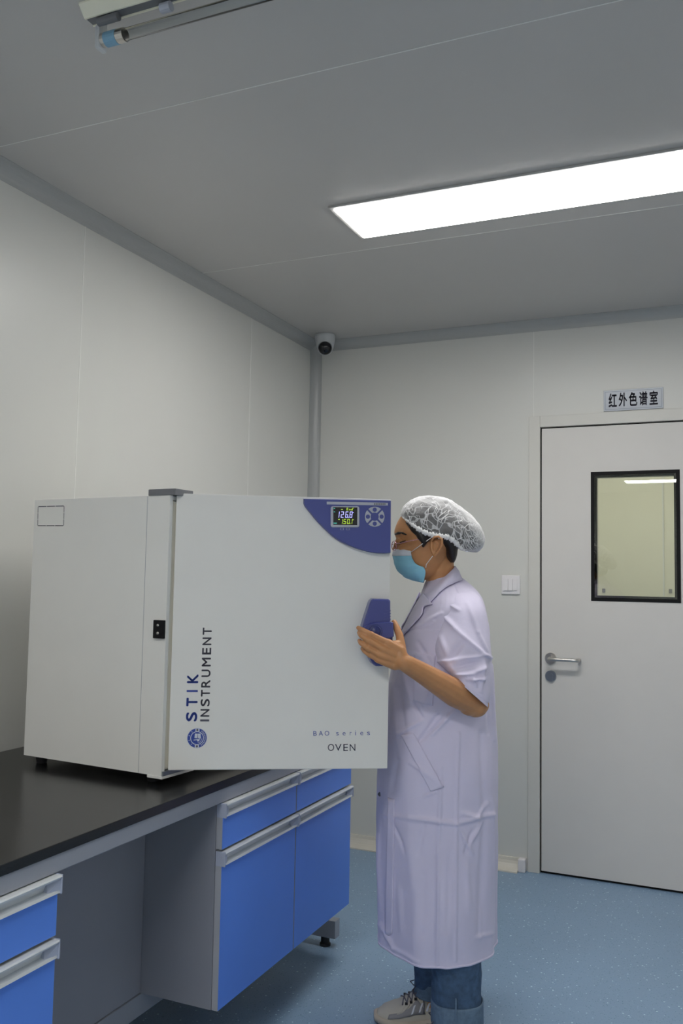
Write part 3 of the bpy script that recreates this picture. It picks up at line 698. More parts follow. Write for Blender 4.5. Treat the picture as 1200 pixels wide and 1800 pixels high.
def person():
    base = dep(790, 1800, WM); e = empty('person', Vector((base.x, base.y, 0)), 'person in a lavender-white lab coat, hair net and blue mask holding the oven door handle', 'person')
    WH = 2.70
    # ---------------- body (one surface)
    bm = bmesh.new()
    HS = [(884, 742, 770, .020), (887, 731, 781, .042), (893, 720, 789, .056), (901, 710, 794, .066), (911, 702, 797, .073), (924, 695.5, 799, .077), (936, 692.5, 801, .077), (945, 695.5, 801, .0755), (955, 697.5, 799, .074), (965, 697, 796, .072), (975, 697.5, 790, .069), (985, 699, 784, .064), (996, 701, 778, .058), (1006, 707, 773, .048), (1012, 713, 766, .038), (1016, 721, 758, .027), (1019, 730, 750, .014)]
    rs = []
    for k in range(57):
        s = cr(HS, k/56); o = sect(s[0], s[1], s[2], s[3], WH, 48, 2.15)
        # narrow the face towards the front, keep the skull wide behind
        for i, p in enumerate(o):
            c = (o[0]+o[24])/2; u = (p-c).dot(RH)/max(1e-4, (o[0]-c).length); w_ = (p-pp(750, s[0], WH)).dot(FH)
            f = 1-.20*max(0, -u)**1.6; o[i] = p-FH*(w_*(1-f))
        rs.append(o)
    rings(bm, rs)
    X = RH; Z = Vector((0, 0, 1)); Y = FH
    def P(x, y, w_=0): return pp(x, y, WH+w_)
    # brow, cheeks, nose, lips, chin
    for s in (-1, 1):
        capsule(bm, P(697.5, 941, s*.012), .0055, P(706, 938, s*.046), .005)
        capsule(bm, P(708, 966, s*.034), .016, P(735, 962, s*.052), .014)
        ell(bm, P(701.5, 951.5, s*.030), .0105, .0135, .0095, X, Y, Z)
        capsule(bm, P(746, 1001, s*.044), .012, P(722, 1008, s*.018), .011)
    tube(bm, [P(700.5, 944), P(697.5, 953), P(694.5, 965), P(695.5, 971), P(700, 974)], [.006, .007, .0095, .0105, .008], 12)
    capsule(bm, P(699, 990, -.018), .007, P(699, 990, .018), .007); capsule(bm, P(701, 996, -.016), .007, P(701, 996, .016), .007)
    ell(bm, P(720, 1007), .015, .020, .011, X, Y, Z)
    # ears
    for s in (-1, 1):
        w0 = s*.083
        loop_ = [(758, 951), (762, 944.5), (770, 943), (776.5, 948), (777, 957), (773, 966), (767.5, 973), (762.5, 978)]
        tube(bm, [P(a, b, w0+s*(.003+.015*math.sin((i+.6)/7.5*math.pi))) for i, (a, b) in enumerate(loop_)], [.0030, .0034, .0038, .0038, .0038, .0036, .0042, .0055], 10)
        tube(bm, [P(a, b, w0+s*.003) for a, b in ((763, 953), (768, 951), (771, 957), (767, 966), (763, 971))], .003, 8)
        tube(bm, [P(a, b, w0+s*.0) for a, b in ((758, 951), (758, 962), (760, 970), (763, 977))], [.004, .0045, .005, .005], 8)
        ell(bm, P(768, 959, w0-s*.005), .015, .006, .026, X, Y, Z)
    # neck and upper trunk
    nk = [(965, 748, 796, .050), (985, 748, 797, .048), (1005, 747, 798, .049), (1022, 749, 797, .046), (1040, 755, 806, .052), (1060, 757, 825, .08), (1078, 752, 835, .12), (1098, 745, 840, .15)]
    rings(bm, [sect(s[0], s[1], s[2], s[3], WH+.01 if s[0] < 1030 else WM, 40, 2.0) for s in nk])
    tr = [(1068, 760, 828, .08), (1094, 742, 840, .145), (1140, 718, 846, .155), (1220, 706, 845, .14), (1300, 700, 846, .15), (1360, 700, 852, .17), (1420, 708, 852, .17), (1470, 720, 846, .15)]
    rings(bm, [sect(s[0], s[1], s[2], s[3], WM, 40, 2.2) for s in tr])
    # legs and feet
    for s, cx0, Wl, cx1 in ((-1, 782, WM-.09, 803), (1, 782, WM+.09, 774)):
        hip, kn = pp(cx0, 1420, Wl), pp((cx0+cx1)/2+2, 1610, Wl)
        an = pp(cx1, 1765, Wl); an.z = .085
        capsule(bm, hip, .082, kn, .055); capsule(bm, kn, .052, kn.lerp(an, .35)+X*.006, .050); capsule(bm, kn.lerp(an, .35)+X*.006, .050, an, .032)
        f = an-X*.13; f.z = .035; h_ = an+X*.03; h_.z = .035
        capsule(bm, an, .031, h_, .024); capsule(bm, an-Z*.012, .028, f, .020)
    # left (near) arm
    SH, EL, WR = pp(814, 1096, 2.58), pp(836, 1238, 2.500), dpx(713, 1166, .078)
    capsule(bm, SH, .044, SH.lerp(EL, .6), .045); capsule(bm, SH.lerp(EL, .6), .046, EL, .036)
    M1 = EL.lerp(WR, .30)-Z*.002
    capsule(bm, EL, .034, M1, .0385); capsule(bm, M1, .0385, EL.lerp(WR, .75), .0285); capsule(bm, EL.lerp(WR, .75), .0285, WR, .0235)
    capsule(bm, EL+X*.006, .031, EL.lerp(WR, .1)-Z*.012, .030)
    # hand on the door handle
    def Q(x, y, off): return dpx(x, y, off)
    wr = Q(709, 1164, .080)
    wr2 = Q(703, 1170, .076)
    capsule(bm, WR, .0235, wr, .0215)
    K = [((681.5, 1130), .074, .0115), ((672, 1140), .076, .0115), ((666, 1150), .073, .0108), ((663.5, 1159), .067, .0098)]
    R_ = [((703, 1144), .080), ((700, 1152), .080), ((697, 1160), .078), ((694, 1168), .074)]
    for (k_, ko, kr), (r_, ro) in zip(K, R_):
        capsule(bm, Q(*r_, ro-.006), .0155, Q(*k_, ko), kr); capsule(bm, wr, .019, Q(*r_, ro-.006), .0155)
    FNG = [
     [((682, 1130), .074, .0098), ((651.5, 1115), .071, .0086), ((637, 1107.5), .062, .0076), ((629.5, 1103.5), .044, .0066)],
     [((672, 1140), .076, .0100), ((649, 1127), .076, .0088), ((634.5, 1117), .064, .0078), ((631, 1112), .040, .0068)],
     [((666, 1150), .073, .0094), ((646.5, 1139.5), .073, .0084), ((634, 1130), .061, .0075), ((631.5, 1126), .038, .0065)],
     [((664, 1159), .067, .0086), ((650.5, 1152), .067, .0074), ((640, 1144.5), .056, .0066), ((636.5, 1140), .036, .0058)]]
    for ch in FNG:
        pts = [Q(*a, b) for a, b, c in ch]
        for i in range(3): capsule(bm, pts[i], ch[i][2]*.92, pts[i+1], ch[i+1][2]*.92, 12, 4)
        capsule(bm, pts[1]+DN*.0005, ch[1][2]*1.05, pts[1]-DN*.0005, ch[1][2]*1.05, 12, 4)
    TH = [((706, 1158), .072, .0165), ((704.5, 1133), .058, .0125), ((702, 1117), .047, .0105), ((696.5, 1103), .036, .0095), ((692.5, 1094), .028, .0078)]
    pts = [Q(*a, b) for a, b, c in TH]
    for i in range(4): capsule(bm, pts[i], TH[i][2], pts[i+1], TH[i+1][2], 12, 4)
    capsule(bm, pts[1], .0115, Q(688, 1133, .070), .011)
    # right (far) arm hangs down inside its sleeve, hand relaxed in front
    SR, ER, WRr = pp(814, 1100, 2.86), pp(828, 1228, 2.955), pp(800, 1345, 2.985)
    capsule(bm, SR, .040, ER, .037); capsule(bm, ER, .036, WRr, .024)
    hd_ = (WRr-ER).normalized()
    for q in range(4):
        o_ = -X*(.024-q*.016); a0 = WRr+hd_*.012; a1 = WRr+hd_*.080+o_; 
        capsule(bm, a0, .017, a1, .0115, 10, 4)
        L = (.036, .040, .037, .029)[q]; b1 = a1+hd_*L+FH*.010; b2 = b1+hd_*L*.55+FH*.016; b3 = b2+hd_*L*.30+FH*.018
        capsule(bm, a1, .0092, b1, .0083, 10, 4); capsule(bm, b1, .0083, b2, .0075, 10, 4); capsule(bm, b2, .0075, b3, .0064, 10, 4)
    t1 = WRr+hd_*.035-X*.030+FH*.006; t2 = t1+hd_*.034-X*.012+FH*.006; t3 = t2+hd_*.028
    capsule(bm, WRr+hd_*.01, .016, t1, .012, 10, 4); capsule(bm, t1, .012, t2, .010, 10, 4); capsule(bm, t2, .0098, t3, .008, 10, 4)
    body = link('body', bm, M['skin'], e, True)
    md = body.modifiers.new('m', 'REMESH'); md.mode = 'VOXEL'; md.voxel_size = .0023; md.use_smooth_shade = True
    md = body.modifiers.new('s', 'SMOOTH'); md.factor = .5; md.iterations = 3
    # nails
    for ch in FNG:
        a, b = Q(*ch[3][0], ch[3][1]), Q(*ch[2][0], ch[2][1])
    # brow, lash line
    def skinpatch(name, pts, rad, m, w_=-.0):
        bm = bmesh.new(); tube(bm, pts, rad, 8); return link(name, bm, m, e, True)
    skinpatch('eyebrow', [P(694.5, 939, -.022), P(700, 937, -.039), P(708, 937.5, -.050), P(714, 940, -.057)], [.0030, .0042, .0034, .0015], M['hair'])
    skinpatch('eyelashes', [P(698, 954, -.032), P(703, 953.5, -.0415), P(709, 951.5, -.045), P(713, 950, -.0475)], [.0010, .0015, .0015, .0008], M['hair'])
    # ---------------- hair: sideburn and nape patches over the skull, cap hair and bun
    def hrings(T, B, hw, n=26, sc=1.0, N=44, jit=0):
        out = []
        for k in range(N+1):
            t = k/N; tx, ty = cr(T, t); bx_, by = cr(B, t); h = cr([(v,) for v in hw], t)[0]
            cx, cy = (tx+bx_)/2, (ty+by)/2; r = []
            for i in range(n+1):
                f = math.pi*i/n; s_ = max(0, math.sin(f))**.85; x = bx_+(tx-bx_)*s_; y = by+(ty-by)*s_
                x = cx+(x-cx)*sc; y = cy+(y-cy)*sc
                p = pp(x, y, WH-h*sc*math.cos(f)*(1 if True else 0)); r.append(p)
            out.append(r)
        return out
    T = [(705, 904), (711, 889), (730, 876.5), (757, 872), (785, 877), (810, 892), (829, 908), (843, 924), (851, 944), (849, 960), (838, 970)]
    B = [(707, 909), (713, 915), (724, 923.5), (738, 933), (753, 940), (770, 943.5), (785, 945.5), (797, 952), (806, 961.5), (816, 968), (833, 970.5)]
    HWD = [.034, .058, .073, .082, .086, .087, .084, .076, .064, .048, .020]
    bm = bmesh.new()
    r = hrings(T, B, HWD, sc=.955)
    r = [rr_[:] + [rr_[-1].lerp(rr_[0], q/6) for q in range(1, 6)] for rr_ in r]
    rings(bm, r)
    # nape
    nr = []
    for py, xa, xb, hw in ((935, 722, 803, .080), (945, 738, 804, .0805), (955, 766, 804, .079), (965, 776, 803, .073), (975, 779, 802, .066), (983, 783, 800, .056), (989, 789, 797, .040)):
        nr.append(sect(py, xa, xb, hw, WH, 32, 2.3))
    rings(bm, nr)
    # sideburns
    for s in (-1, 1):
        tube(bm, [pp(730, 930, WH+s*.0705), pp(740, 942, WH+s*.0765), pp(746, 953, WH+s*.0775), pp(743, 962, WH+s*.0765)], [.008, .0135, .010, .002], 12)
        tube(bm, [pp(714, 917, WH+s*.058), pp(728, 929, WH+s*.0695), pp(742, 940, WH+s*.074), pp(756, 947, WH+s*.076)], [.004, .0125, .015, .010], 12)
    ell(bm, pp(826, 943, WH), .034, .042, .033, X, Y, Z)
    hair = link('hair', bm, M['hair'], e, True)
    # ---------------- hair net
    bm = bmesh.new(); r = hrings(T, B, [v+.004 for v in HWD], n=60, N=110)
    for a, rr_ in enumerate(r):
        for b, p in enumerate(rr_):
            q = p*38; d = noise.noise(q)*.0022+abs(noise.noise(q*2.3))*.0022; c_ = pp(770, 925, WH); rr_[b] = p+(p-c_).normalized()*(d+.001)
    rings(bm, r, cap=False, closed=False); net = link('hair_net', bm, M['net'], e, True)
    bm = bmesh.new()
    pts = []
    for s in (-1, 1):
        L = []
        for k in range(0, 91):
            t = k/90*.93; bx_, by = cr(B, t); h = cr([(v,) for v in HWD], t)[0]+.004; L.append((pp(bx_, by-1.5, WH+s*h), t))
        pts.append(L)
    path = [p for p in pts[0][::-1]]+[(pp(705.5, 905, WH-.015), 0), (pp(705.5, 905, WH+.015), 0)]+pts[1]
    rad = []
    for i, (p, t) in enumerate(path): rad.append((.0028+.0042*sm(.05, .35, t)-.003*sm(.72, .93, t))*(1+.28*math.sin(i*1.9)+.18*math.sin(i*.83)))
    tube(bm, [p for p, t in path], rad, 10); link('elastic_band', bm, M['loop'], net, True)
    # gathered crease lines of the film
    bm = bmesh.new(); rnd = random.Random(7)
    for q in range(60):
        a0 = rnd.uniform(.08, .80); f0 = rnd.uniform(.12, .95)*math.pi/2*1.0; pts2 = []; da = rnd.uniform(-.014, .014); df = rnd.uniform(-.10, .10)
        a, f = a0, f0
        for z_ in range(rnd.randint(3, 6)):
            tx, ty = cr(T, a); bx_, by = cr(B, a); h = cr([(v,) for v in HWD], a)[0]+.0062; s_ = math.sin(f)**.85
            pts2.append(pp(bx_+(tx-bx_)*s_, by+(ty-by)*s_, WH-h*math.cos(f)))
            a = min(.93, max(.03, a+da+rnd.uniform(-.012, .012))); f = min(1.55, max(.05, f+df+rnd.uniform(-.07, .07)))
        tube(bm, pts2, [.0004]+[.0009]*(len(pts2)-2)+[.0004], 5)
    for q in range(16):      # pleats fanning out over the bun
        t0 = .80+.012*q*.6; f1 = .2+q*.085; pts2 = []
        for z_ in range(8):
            a = .70+z_/7*.25; f = f1+.04*math.sin(z_+q); tx, ty = cr(T, a); bx_, by = cr(B, a); h = cr([(v,) for v in HWD], a)[0]+.006; s_ = math.sin(min(f, 1.57))**.85
            pts2.append(pp(bx_+(tx-bx_)*s_, by+(ty-by)*s_, WH-h*math.cos(min(f, 1.57))))
        tube(bm, pts2, [.0003]+[.0007]*6+[.0003], 5)
    link('crease', bm, M['loop'], net, True)
    # ---------------- mask
    # profile columns from nose line (front) to cheek edge; rows top to bottom
    bm = bmesh.new(); rowsN = 26; colN = 30
    FR = [(692, 966), (690.5, 974), (691.5, 984), (695, 995), (701, 1005), (711, 1014), (724, 1019), (733, 1021.5)]   # centre line
    SD = [(722.5, 966.5), (723, 974), (724.5, 983), (730, 990), (737, 994.5), (745, 998), (748, 1008), (744, 1024)]      # seen side edge silhouettes
    SW = [.052, .057, .061, .064, .066, .066, .060, .046]
    grid = []
    for i in range(rowsN+1):
        t = i/rowsN; fx, fy = cr(FR, t); sx_, sy = cr(SD, t); sw = cr([(v,) for v in SW], t)[0]; row = []
        for j in range(-colN, colN+1):
            u = j/colN; au = abs(u)
            # superellipse wrap: front flat and then turning back along the cheek
            ph = au*math.pi/2; x = sx_+(fx-sx_)*math.cos(ph)**.80; y = sy+(fy-sy)*math.cos(ph)**.80
            w_ = sw*math.sin(ph)**1.0*(1 if u > 0 else -1)
            pl = .0030*(abs(math.sin(t*9+.4))**.4-.7)*sm(0, .25, t)*sm(1, .8, t)+.0030*noise.noise(Vector((t*6, u*4, 1)))
            row.append(pp(x, y, WH+w_)-X*pl-FH*(pl*u*-1))
        grid.append(row)
    V = [[bm.verts.new(p) for p in r_] for r_ in grid]
    for i in range(rowsN):
        for j in range(2*colN): bm.faces.new((V[i][j], V[i][j+1], V[i+1][j+1], V[i+1][j]))
    mk = link('face_mask', bm, M['mask'], e, True); md = mk.modifiers.new('t', 'SOLIDIFY'); md.thickness = .0015; md.offset = 1
    def strip(i0, i1, j0, j1, nm):
        bm = bmesh.new(); g = []
        for i in range(i0, i1+1):
            g.append([bm.verts.new(grid[i][j]+((grid[i][j]-pp(735, 985, WH)).normalized())*.0012) for j in range(j0, j1+1)])
        for a in range(len(g)-1):
            for b in range(len(g[0])-1): bm.faces.new((g[a][b], g[a][b+1], g[a+1][b+1], g[a+1][b]))
        o = link(nm, bm, M['maskw'], mk, True); md = o.modifiers.new('t', 'SOLIDIFY'); md.thickness = .001; md.offset = 1
    strip(0, 5, 0, 2*colN, 'top_band'); strip(16, rowsN, 0, 3, 'side_binding'); strip(16, rowsN, 2*colN-3, 2*colN, 'side_binding')
    for s in (-1, 1):
        bm = bmesh.new(); tube(bm, [pp(723, 970, WH+s*.062), pp(738, 959, WH+s*.080), pp(757, 945.5, WH+s*.090), pp(768, 942, WH+s*.088), pp(777, 950, WH+s*.083), pp(774, 966, WH+s*.080), pp(762, 975, WH+s*.080), pp(749, 992, WH+s*.070), pp(748, 998, WH+s*.067)], .0011, 8)
        link('ear_loop', bm, M['loop'], mk, True)
    # ---------------- glasses
    bm = bmesh.new()
    for s in (-1, 1):
        tube(bm, [pp(695.5, 955.5, WH+s*.056), pp(704, 955, WH+s*.066), pp(716, 951.5, WH+s*.077), pp(738, 947.5, WH+s*.081), pp(757, 946, WH+s*.083), pp(764, 948, WH+s*.083)], [.0014, .0013, .0012, .0010, .0010, .001], 8)
        L = []
        for k in range(25):
            a = 2*math.pi*k/24; L.append(pp(691.3+1.6*math.cos(a), 959.5+9*math.sin(a)*.95, WH+s*.031+s*.024*math.cos(a))+X*(.010*abs(s*.031+s*.024*math.cos(a))/.055-.004))
        tube(bm, L, .0011, 8)
        tube(bm, [pp(691, 958, WH+s*.009), pp(694, 963, WH+s*.010), pp(696, 965, WH+s*.012)], .0009, 6)
    tube(bm, [pp(690, 957, WH-.009), pp(688.5, 955.5, WH), pp(690, 957, WH+.009)], .0012, 8)
    gl = link('glasses', bm, M['gframe'], e, True)
    for s in (-1, 1):
        bm = bmesh.new(); vs = []
        for k in range(24):
            a = 2*math.pi*k/24; vs.append(pp(691.3+1.6*math.cos(a), 959.5+8.6*math.sin(a)*.95, WH+s*.031+s*.023*math.cos(a))+X*(.010*abs(s*.031+s*.023*math.cos(a))/.055-.004))
        prism(bm, vs, X*.0012); link('lens', bm, M['lens'], gl)
    # ---------------- lab coat
    CS = [(1008, 757, 803, .050), (1015, 753, 811, .060), (1023, 748, 821, .078), (1033, 744, 832, .110), (1044, 740, 841, .145), (1057, 735, 847, .175), (1075, 726, 852, .192), (1098, 714, 856, .195), (1130, 701, 859, .195), (1170, 689, 862, .193), (1210, 681, 865, .193), (1250, 675, 868, .196), (1300, 668, 871, .203), (1350, 663.5, 872.5, .210), (1420, 662, 873, .208), (1500, 661.5, 873.5, .208), (1580, 663, 873.5, .207), (1640, 664.5, 873.5, .192), (1655, 665, 873.5, .190)]
    # creases: x0,y0,x1,y1, half width px, height mm  (near side)
    CRS = [
     (798, 1028, 813, 1066, 3, -3), (826, 1046, 848, 1082, 5, 4), (748, 1092, 775, 1078, 5, 5), (760, 1200, 744, 1238, 5, 4), (664, 1470, 668, 1600, 4, 4), (700, 1300, 690, 1390, 8, -3), (780, 1262, 742, 1300, 4, -5), (806, 1455, 830, 1500, 5, 4), (745, 1450, 735, 1500, 6, -3),
     (775, 1350, 770, 1500, 5, 4), (770, 1500, 768, 1696, 5, 5), (806, 1290, 802, 1440, 4, 4), (802, 1440, 801, 1690, 4, 4),
     (846, 1290, 851, 1440, 8, -4), (850, 1440, 842, 1640, 9, -4), (864, 1400, 868, 1640, 4, 3), (682, 1400, 678, 1660, 4, 2),
     (672, 1432, 720, 1438, 4, 4), (720, 1438, 802, 1448, 5, 6), (802, 1448, 868, 1430, 5, 6), (685, 1440, 706, 1480, 4, -4), (706, 1480, 712, 1500, 4, -3),
     (812, 1430, 838, 1436, 5, 5), (838, 1436, 856, 1412, 4, 4), (830, 1462, 818, 1500, 6, -4), (850, 1440, 822, 1490, 5, 4),
     (700, 1290, 740, 1268, 5, 4), (735, 1305, 770, 1255, 5, -5), (760, 1290, 800, 1246, 6, 5), (720, 1340, 768, 1372, 5, 3), (745, 1400, 772, 1390, 3, 3),
     (668, 1625, 690, 1668, 6, 6), (690, 1668, 735, 1688, 6, 3), (835, 1648, 862, 1640, 5, 2.5), (845, 1600, 843, 1650, 4, 2.5),
     (708, 1180, 722, 1235, 7, 5), (700, 1210, 712, 1290, 7, -4), (690, 1200, 700, 1330, 7, 4), (725, 1235, 742, 1262, 5, -4),
     (718, 1105, 760, 1092, 6, 5), (735, 1130, 758, 1168, 6, -5), (722, 1150, 750, 1152, 5, 4), (727, 1160, 752, 1200, 5, 4),
     (864, 1170, 868, 1300, 4, 4), (856, 1180, 858, 1290, 4, -4),
     (720, 1480, 725, 1560, 12, 2.5), (745, 1540, 742, 1640, 12, -2.5), (700, 1560, 705, 1640, 8, 3), (790, 1500, 786, 1640, 8, -3), (820, 1520, 824, 1600, 8, 3),
    ]
    def strokes(px, py, S):
        d = 0
        for x0, y0, x1, y1, hw, mm in S:
            if px < min(x0, x1)-20 or px > max(x0, x1)+20 or py < min(y0, y1)-20 or py > max(y0, y1)+20: continue
            dx, dy = x1-x0, y1-y0; L2 = dx*dx+dy*dy; t = ((px-x0)*dx+(py-y0)*dy)/L2; tc = max(0, min(1, t))
            r2 = ((px-x0-tc*dx)**2+(py-y0-tc*dy)**2)/(hw*hw*.42)
            if r2 < 9: d += 1.45*mm*math.exp(-r2)*(.55+.45*math.sin(math.pi*tc))*.001
        return d
    NS, NR = 400, 420; rs = []
    for k in range(NR+1):
        s = cr(CS, k/NR)
        rs.append(sect(s[0], s[1], s[2], s[3], WM, NS, (2.3-.62*sm(1300, 1600, s[0])) if s[0] > 1100 else 2.1))
    for k, r in enumerate(rs):
        py = cr(CS, k/NR)[0]; lo = sm(1200, 1640, py)
        for i, p in enumerate(r):
            t = 2*math.pi*i/NS; c = (r[0]+r[NS//2])/2; n_ = (p-c); n_.z = 0; n_.normalize()
            d = .0045*lo*(math.sin(5*t+.6+py*.002)+.6*math.sin(9*t+1.7)+.5*math.sin(13*t+py*.004))
            d += .0035*noise.noise(Vector((t*2.2, py*.012, 3)))*sm(1050, 1130, py)+.0012*noise.noise(Vector((t*7, py*.03, 5)))
            if (p-c).dot(FH) < 0.02:
                x_, y_ = proj(p); d += strokes(x_, y_, CRS)
            r[i] = p+n_*d
    bm = bmesh.new()
    hem = [rs[-1][i]+(((rs[-1][0]+rs[-1][NS//2])/2)-rs[-1][i]).normalized()*.003+Z*0 for i in range(NS)]
    rin = [[p+(((r[0]+r[NS//2])/2)-p).normalized()*g_ for p in r] for r, g_ in ((rs[-1], .003), (rs[-8], .016), (rs[-40], .018), (rs[-80], .018), (rs[-140], .02))]
    rings(bm, rs+rin, cap=False)
    coat = link('lab_coat', bm, M['coat'], e, True)
    def mk_tree(rsl):
        vs, fs, n = [], [], len(rsl[0])
        for r in rsl: vs += r
        for a in range(len(rsl)-1):
            for b in range(n): fs.append((a*n+b, a*n+(b+1) % n, (a+1)*n+(b+1) % n, (a+1)*n+b))
        return BVHTree.FromPolygons(vs, fs)
    tree = mk_tree(rs)
    # sleeves
    SL = [((806, 1036), (834, 1041), 2.625, .012), ((793, 1045), (846, 1054), 2.60, .040), ((783, 1062), (852, 1072), 2.585, .058), ((775, 1085), (857.5, 1096), 2.57, .070), ((768, 1112), (861, 1128), 2.552, .077), ((764, 1138), (864, 1160), 2.537, .080), ((769, 1160), (864.5, 1192), 2.522, .078), ((782, 1176), (861.5, 1221), 2.508, .074), ((794, 1188), (857, 1243.5), 2.498, .070)]
    SCR = [(783, 1085, 800, 1105, 5, 7), (800, 1105, 850, 1150, 5, 7), (850, 1150, 862, 1156, 4, 6), (770, 1165, 800, 1160, 6, 6), (800, 1160, 845, 1152, 5, 5), (800, 1188, 830, 1184, 5, 8), (830, 1184, 850, 1172, 5, 7), (822, 1195, 848, 1192, 5, 7), (812, 1130, 790, 1160, 8, -6), (840, 1165, 800, 1172, 6, -6),
        (822, 1060, 840, 1110, 6, 5), (840, 1110, 858, 1150, 4, 5), (806, 1072, 790, 1062, 4, 4), (830, 1190, 835, 1205, 5, 6), (850, 1160, 845, 1215, 5, 5), (775, 1120, 785, 1150, 6, 4), (795, 1195, 830, 1232, 5, 2)]
    def sleeve(side):
        n, N = 96, 120; out = []
        for k in range(N+1):
            t = k/N*(len(SL)-1); i = min(int(t), len(SL)-2); f = t-i
            flat = [(a[0], a[1], b[0], b[1], c, d) for a, b, c, d in SL]; s = cr(flat, k/N)
            W_ = s[4] if side < 0 else 2*WM-s[4]
            out.append(ring2((s[0], s[1]), (s[2], s[3]), W_, s[5], n, 2.1))
        for k, r in enumerate(out):
            c = sum(r, Vector())/n
            for i, p in enumerate(r):
                nn = (p-c).normalized(); d = .004*noise.noise(Vector((i/n*9, k*.05, 2+side)))*sm(0, 30, k)
                if side < 0 and (p-c).dot(FH) < .01: x_, y_ = proj(p); d += strokes(x_, y_, SCR)
                if k > N-7 and k < N-4: d -= .0012
                r[i] = p+nn*d
        inn = []
        for q in (N, N-12, N-26):
            c = sum(out[q], Vector())/n; inn.append([p+(c-p).normalized()*.005 for p in out[q]])
        bm = bmesh.new(); rings(bm, out+inn, cap=False)
        bm.faces.new([v for v in bm.verts][:n])
        return link('sleeve', bm, M['coat'], coat, True), out
    s1, so = sleeve(-1); sleeve(1)
    # patches laid on the coat: outline in photo pixels, dropped onto the cloth
    trees = [tree, mk_tree(so)]
    def drop(px, py, off):
        d = ray(px, py); h = tree.ray_cast(CAM, d)
        if h[0] is None: return None
        n_ = h[1] if h[1].dot(d) < 0 else -h[1]; return h[0]+n_*off
    def patch(name, top_l, bot_l, nu, nv, off, mirror=False, th=.0022):
        bm = bmesh.new(); g = []; ok = True
        for i in range(nv+1):
            row = []
            for j in range(nu+1):
                a = cr(top_l, j/nu); b = cr(bot_l, j/nu); x, y = a[0]+(b[0]-a[0])*i/nv, a[1]+(b[1]-a[1])*i/nv
                p = drop(x, y, off) or pp(x, y, WM-.1)
                row.append(p)
            g.append(row)
        out = []
        for s in ((0, 1) if mirror else (0,)):
            V = [[bm.verts.new(p if s == 0 else p+FH*(2*(WM-(p-CAM).dot(FH)))) for p in r] for r in g]
            for a in range(nv):
                for b in range(nu): bm.faces.new((V[a][b], V[a][b+1], V[a+1][b+1], V[a+1][b]))
        o = link(name, bm, M['coat'], coat, True); md = o.modifiers.new('t', 'SOLIDIFY'); md.thickness = th; md.offset = 0
        return o
    patch('lapel', [(746.5, 1044), (735, 1062), (722, 1086), (710, 1112), (705.5, 1121)], [(762, 1064), (748, 1068), (743, 1083), (722, 1106), (706, 1123)], 30, 8, .0065, mirror=True, th=.0035)
    patch('chest_pocket', [(731, 1148), (753, 1150), (765, 1152)], [(727, 1232), (745, 1238), (760, 1240)], 14, 20, .0018)
    patch('side_pocket', [(706, 1292), (716, 1290), (727, 1288)], [(757, 1392), (768, 1388), (779, 1383)], 8, 24, .0035)
    patch('placket', [(694, 1405), (688, 1404), (682, 1402)], [(690, 1640), (683, 1645), (677, 1640)], 5, 30, .0015)
    p = drop(668, 1396, .001)
    if p:
        bm = bmesh.new(); lathe(bm, [(0, -.001), (.006, -.001), (.006, .001), (0, .002)], p, -FH-RH*.4, 16); link('button', bm, M['inkg'], coat)
    bm = bmesh.new()
    def outw(r, g): c = (r[0]+r[NS//2])/2; return [p+(p-c).normalized()*g for p in r]
    rings(bm, [outw(rs[-12], -.001), outw(rs[-12], .0016), outw(rs[-7], .002), outw(rs[-1], .0016), outw(rs[-1], -.002)], cap=False); link('hem_band', bm, M['coat'], coat, True)
    # collar: a folded band round the neck
    def ctilt(L, R, hw, Wc=WM-.012, a0=.10, n=60, e=2.0):
        A, B = pp(*L, Wc), pp(*R, Wc); c = (A+B)/2; a = (B-A)/2; o_ = []
        for k in range(n+1):
            t = math.pi+a0+(2*math.pi-2*a0)*k/n; o_.append(c+a*math.cos(t)-FH*hw*math.sin(t))
        return o_
    bm = bmesh.new()
    fold = ctilt((748, 1042), (800.5, 997), .060, a0=.22); nf = len(fold)//2
    inner = [ctilt((751, 1046), (796, 1012), .052, a0=.25), ctilt((750, 1041), (797.5, 998), .054, a0=.25), ctilt((749, 1040), (799.5, 995.5), .057, a0=.24)]
    near = min((fold[5], fold[-6]), key=lambda p: (p-CAM).dot(FH)); flip = near is fold[5]
    outpx = [(746, 1059), (754, 1062), (763, 1055), (772, 1045), (785, 1034.5), (799, 1027), (812.5, 1021.5)]
    def outer(u):
        x, y = cr(outpx, u); return drop(x, y, .006) or pp(x, y, WM-.02)
    def mir(p): return p+FH*(2*((WM-.004)-(p-CAM).dot(FH)))
    n2 = len(fold); oo = []
    for k in range(n2):
        u = k/(n2-1)*2; near_ = (u <= 1) == flip; uu = u if u <= 1 else 2-u; p = outer(uu); oo.append(p if near_ else mir(p))
    mid = [a.lerp(b, .45)+Vector((0, 0, .006)) for a, b in zip(fold, oo)]
    rings(bm, inner+[fold, mid, oo], cap=False, closed=False); o = link('collar', bm, M['coat'], coat, True); md = o.modifiers.new('t', 'SOLIDIFY'); md.thickness = .003; md.offset = 0
    # shoulder seam and sleeve seam ridges
    # ---------------- jeans
    bm = bmesh.new(); cuffs = []
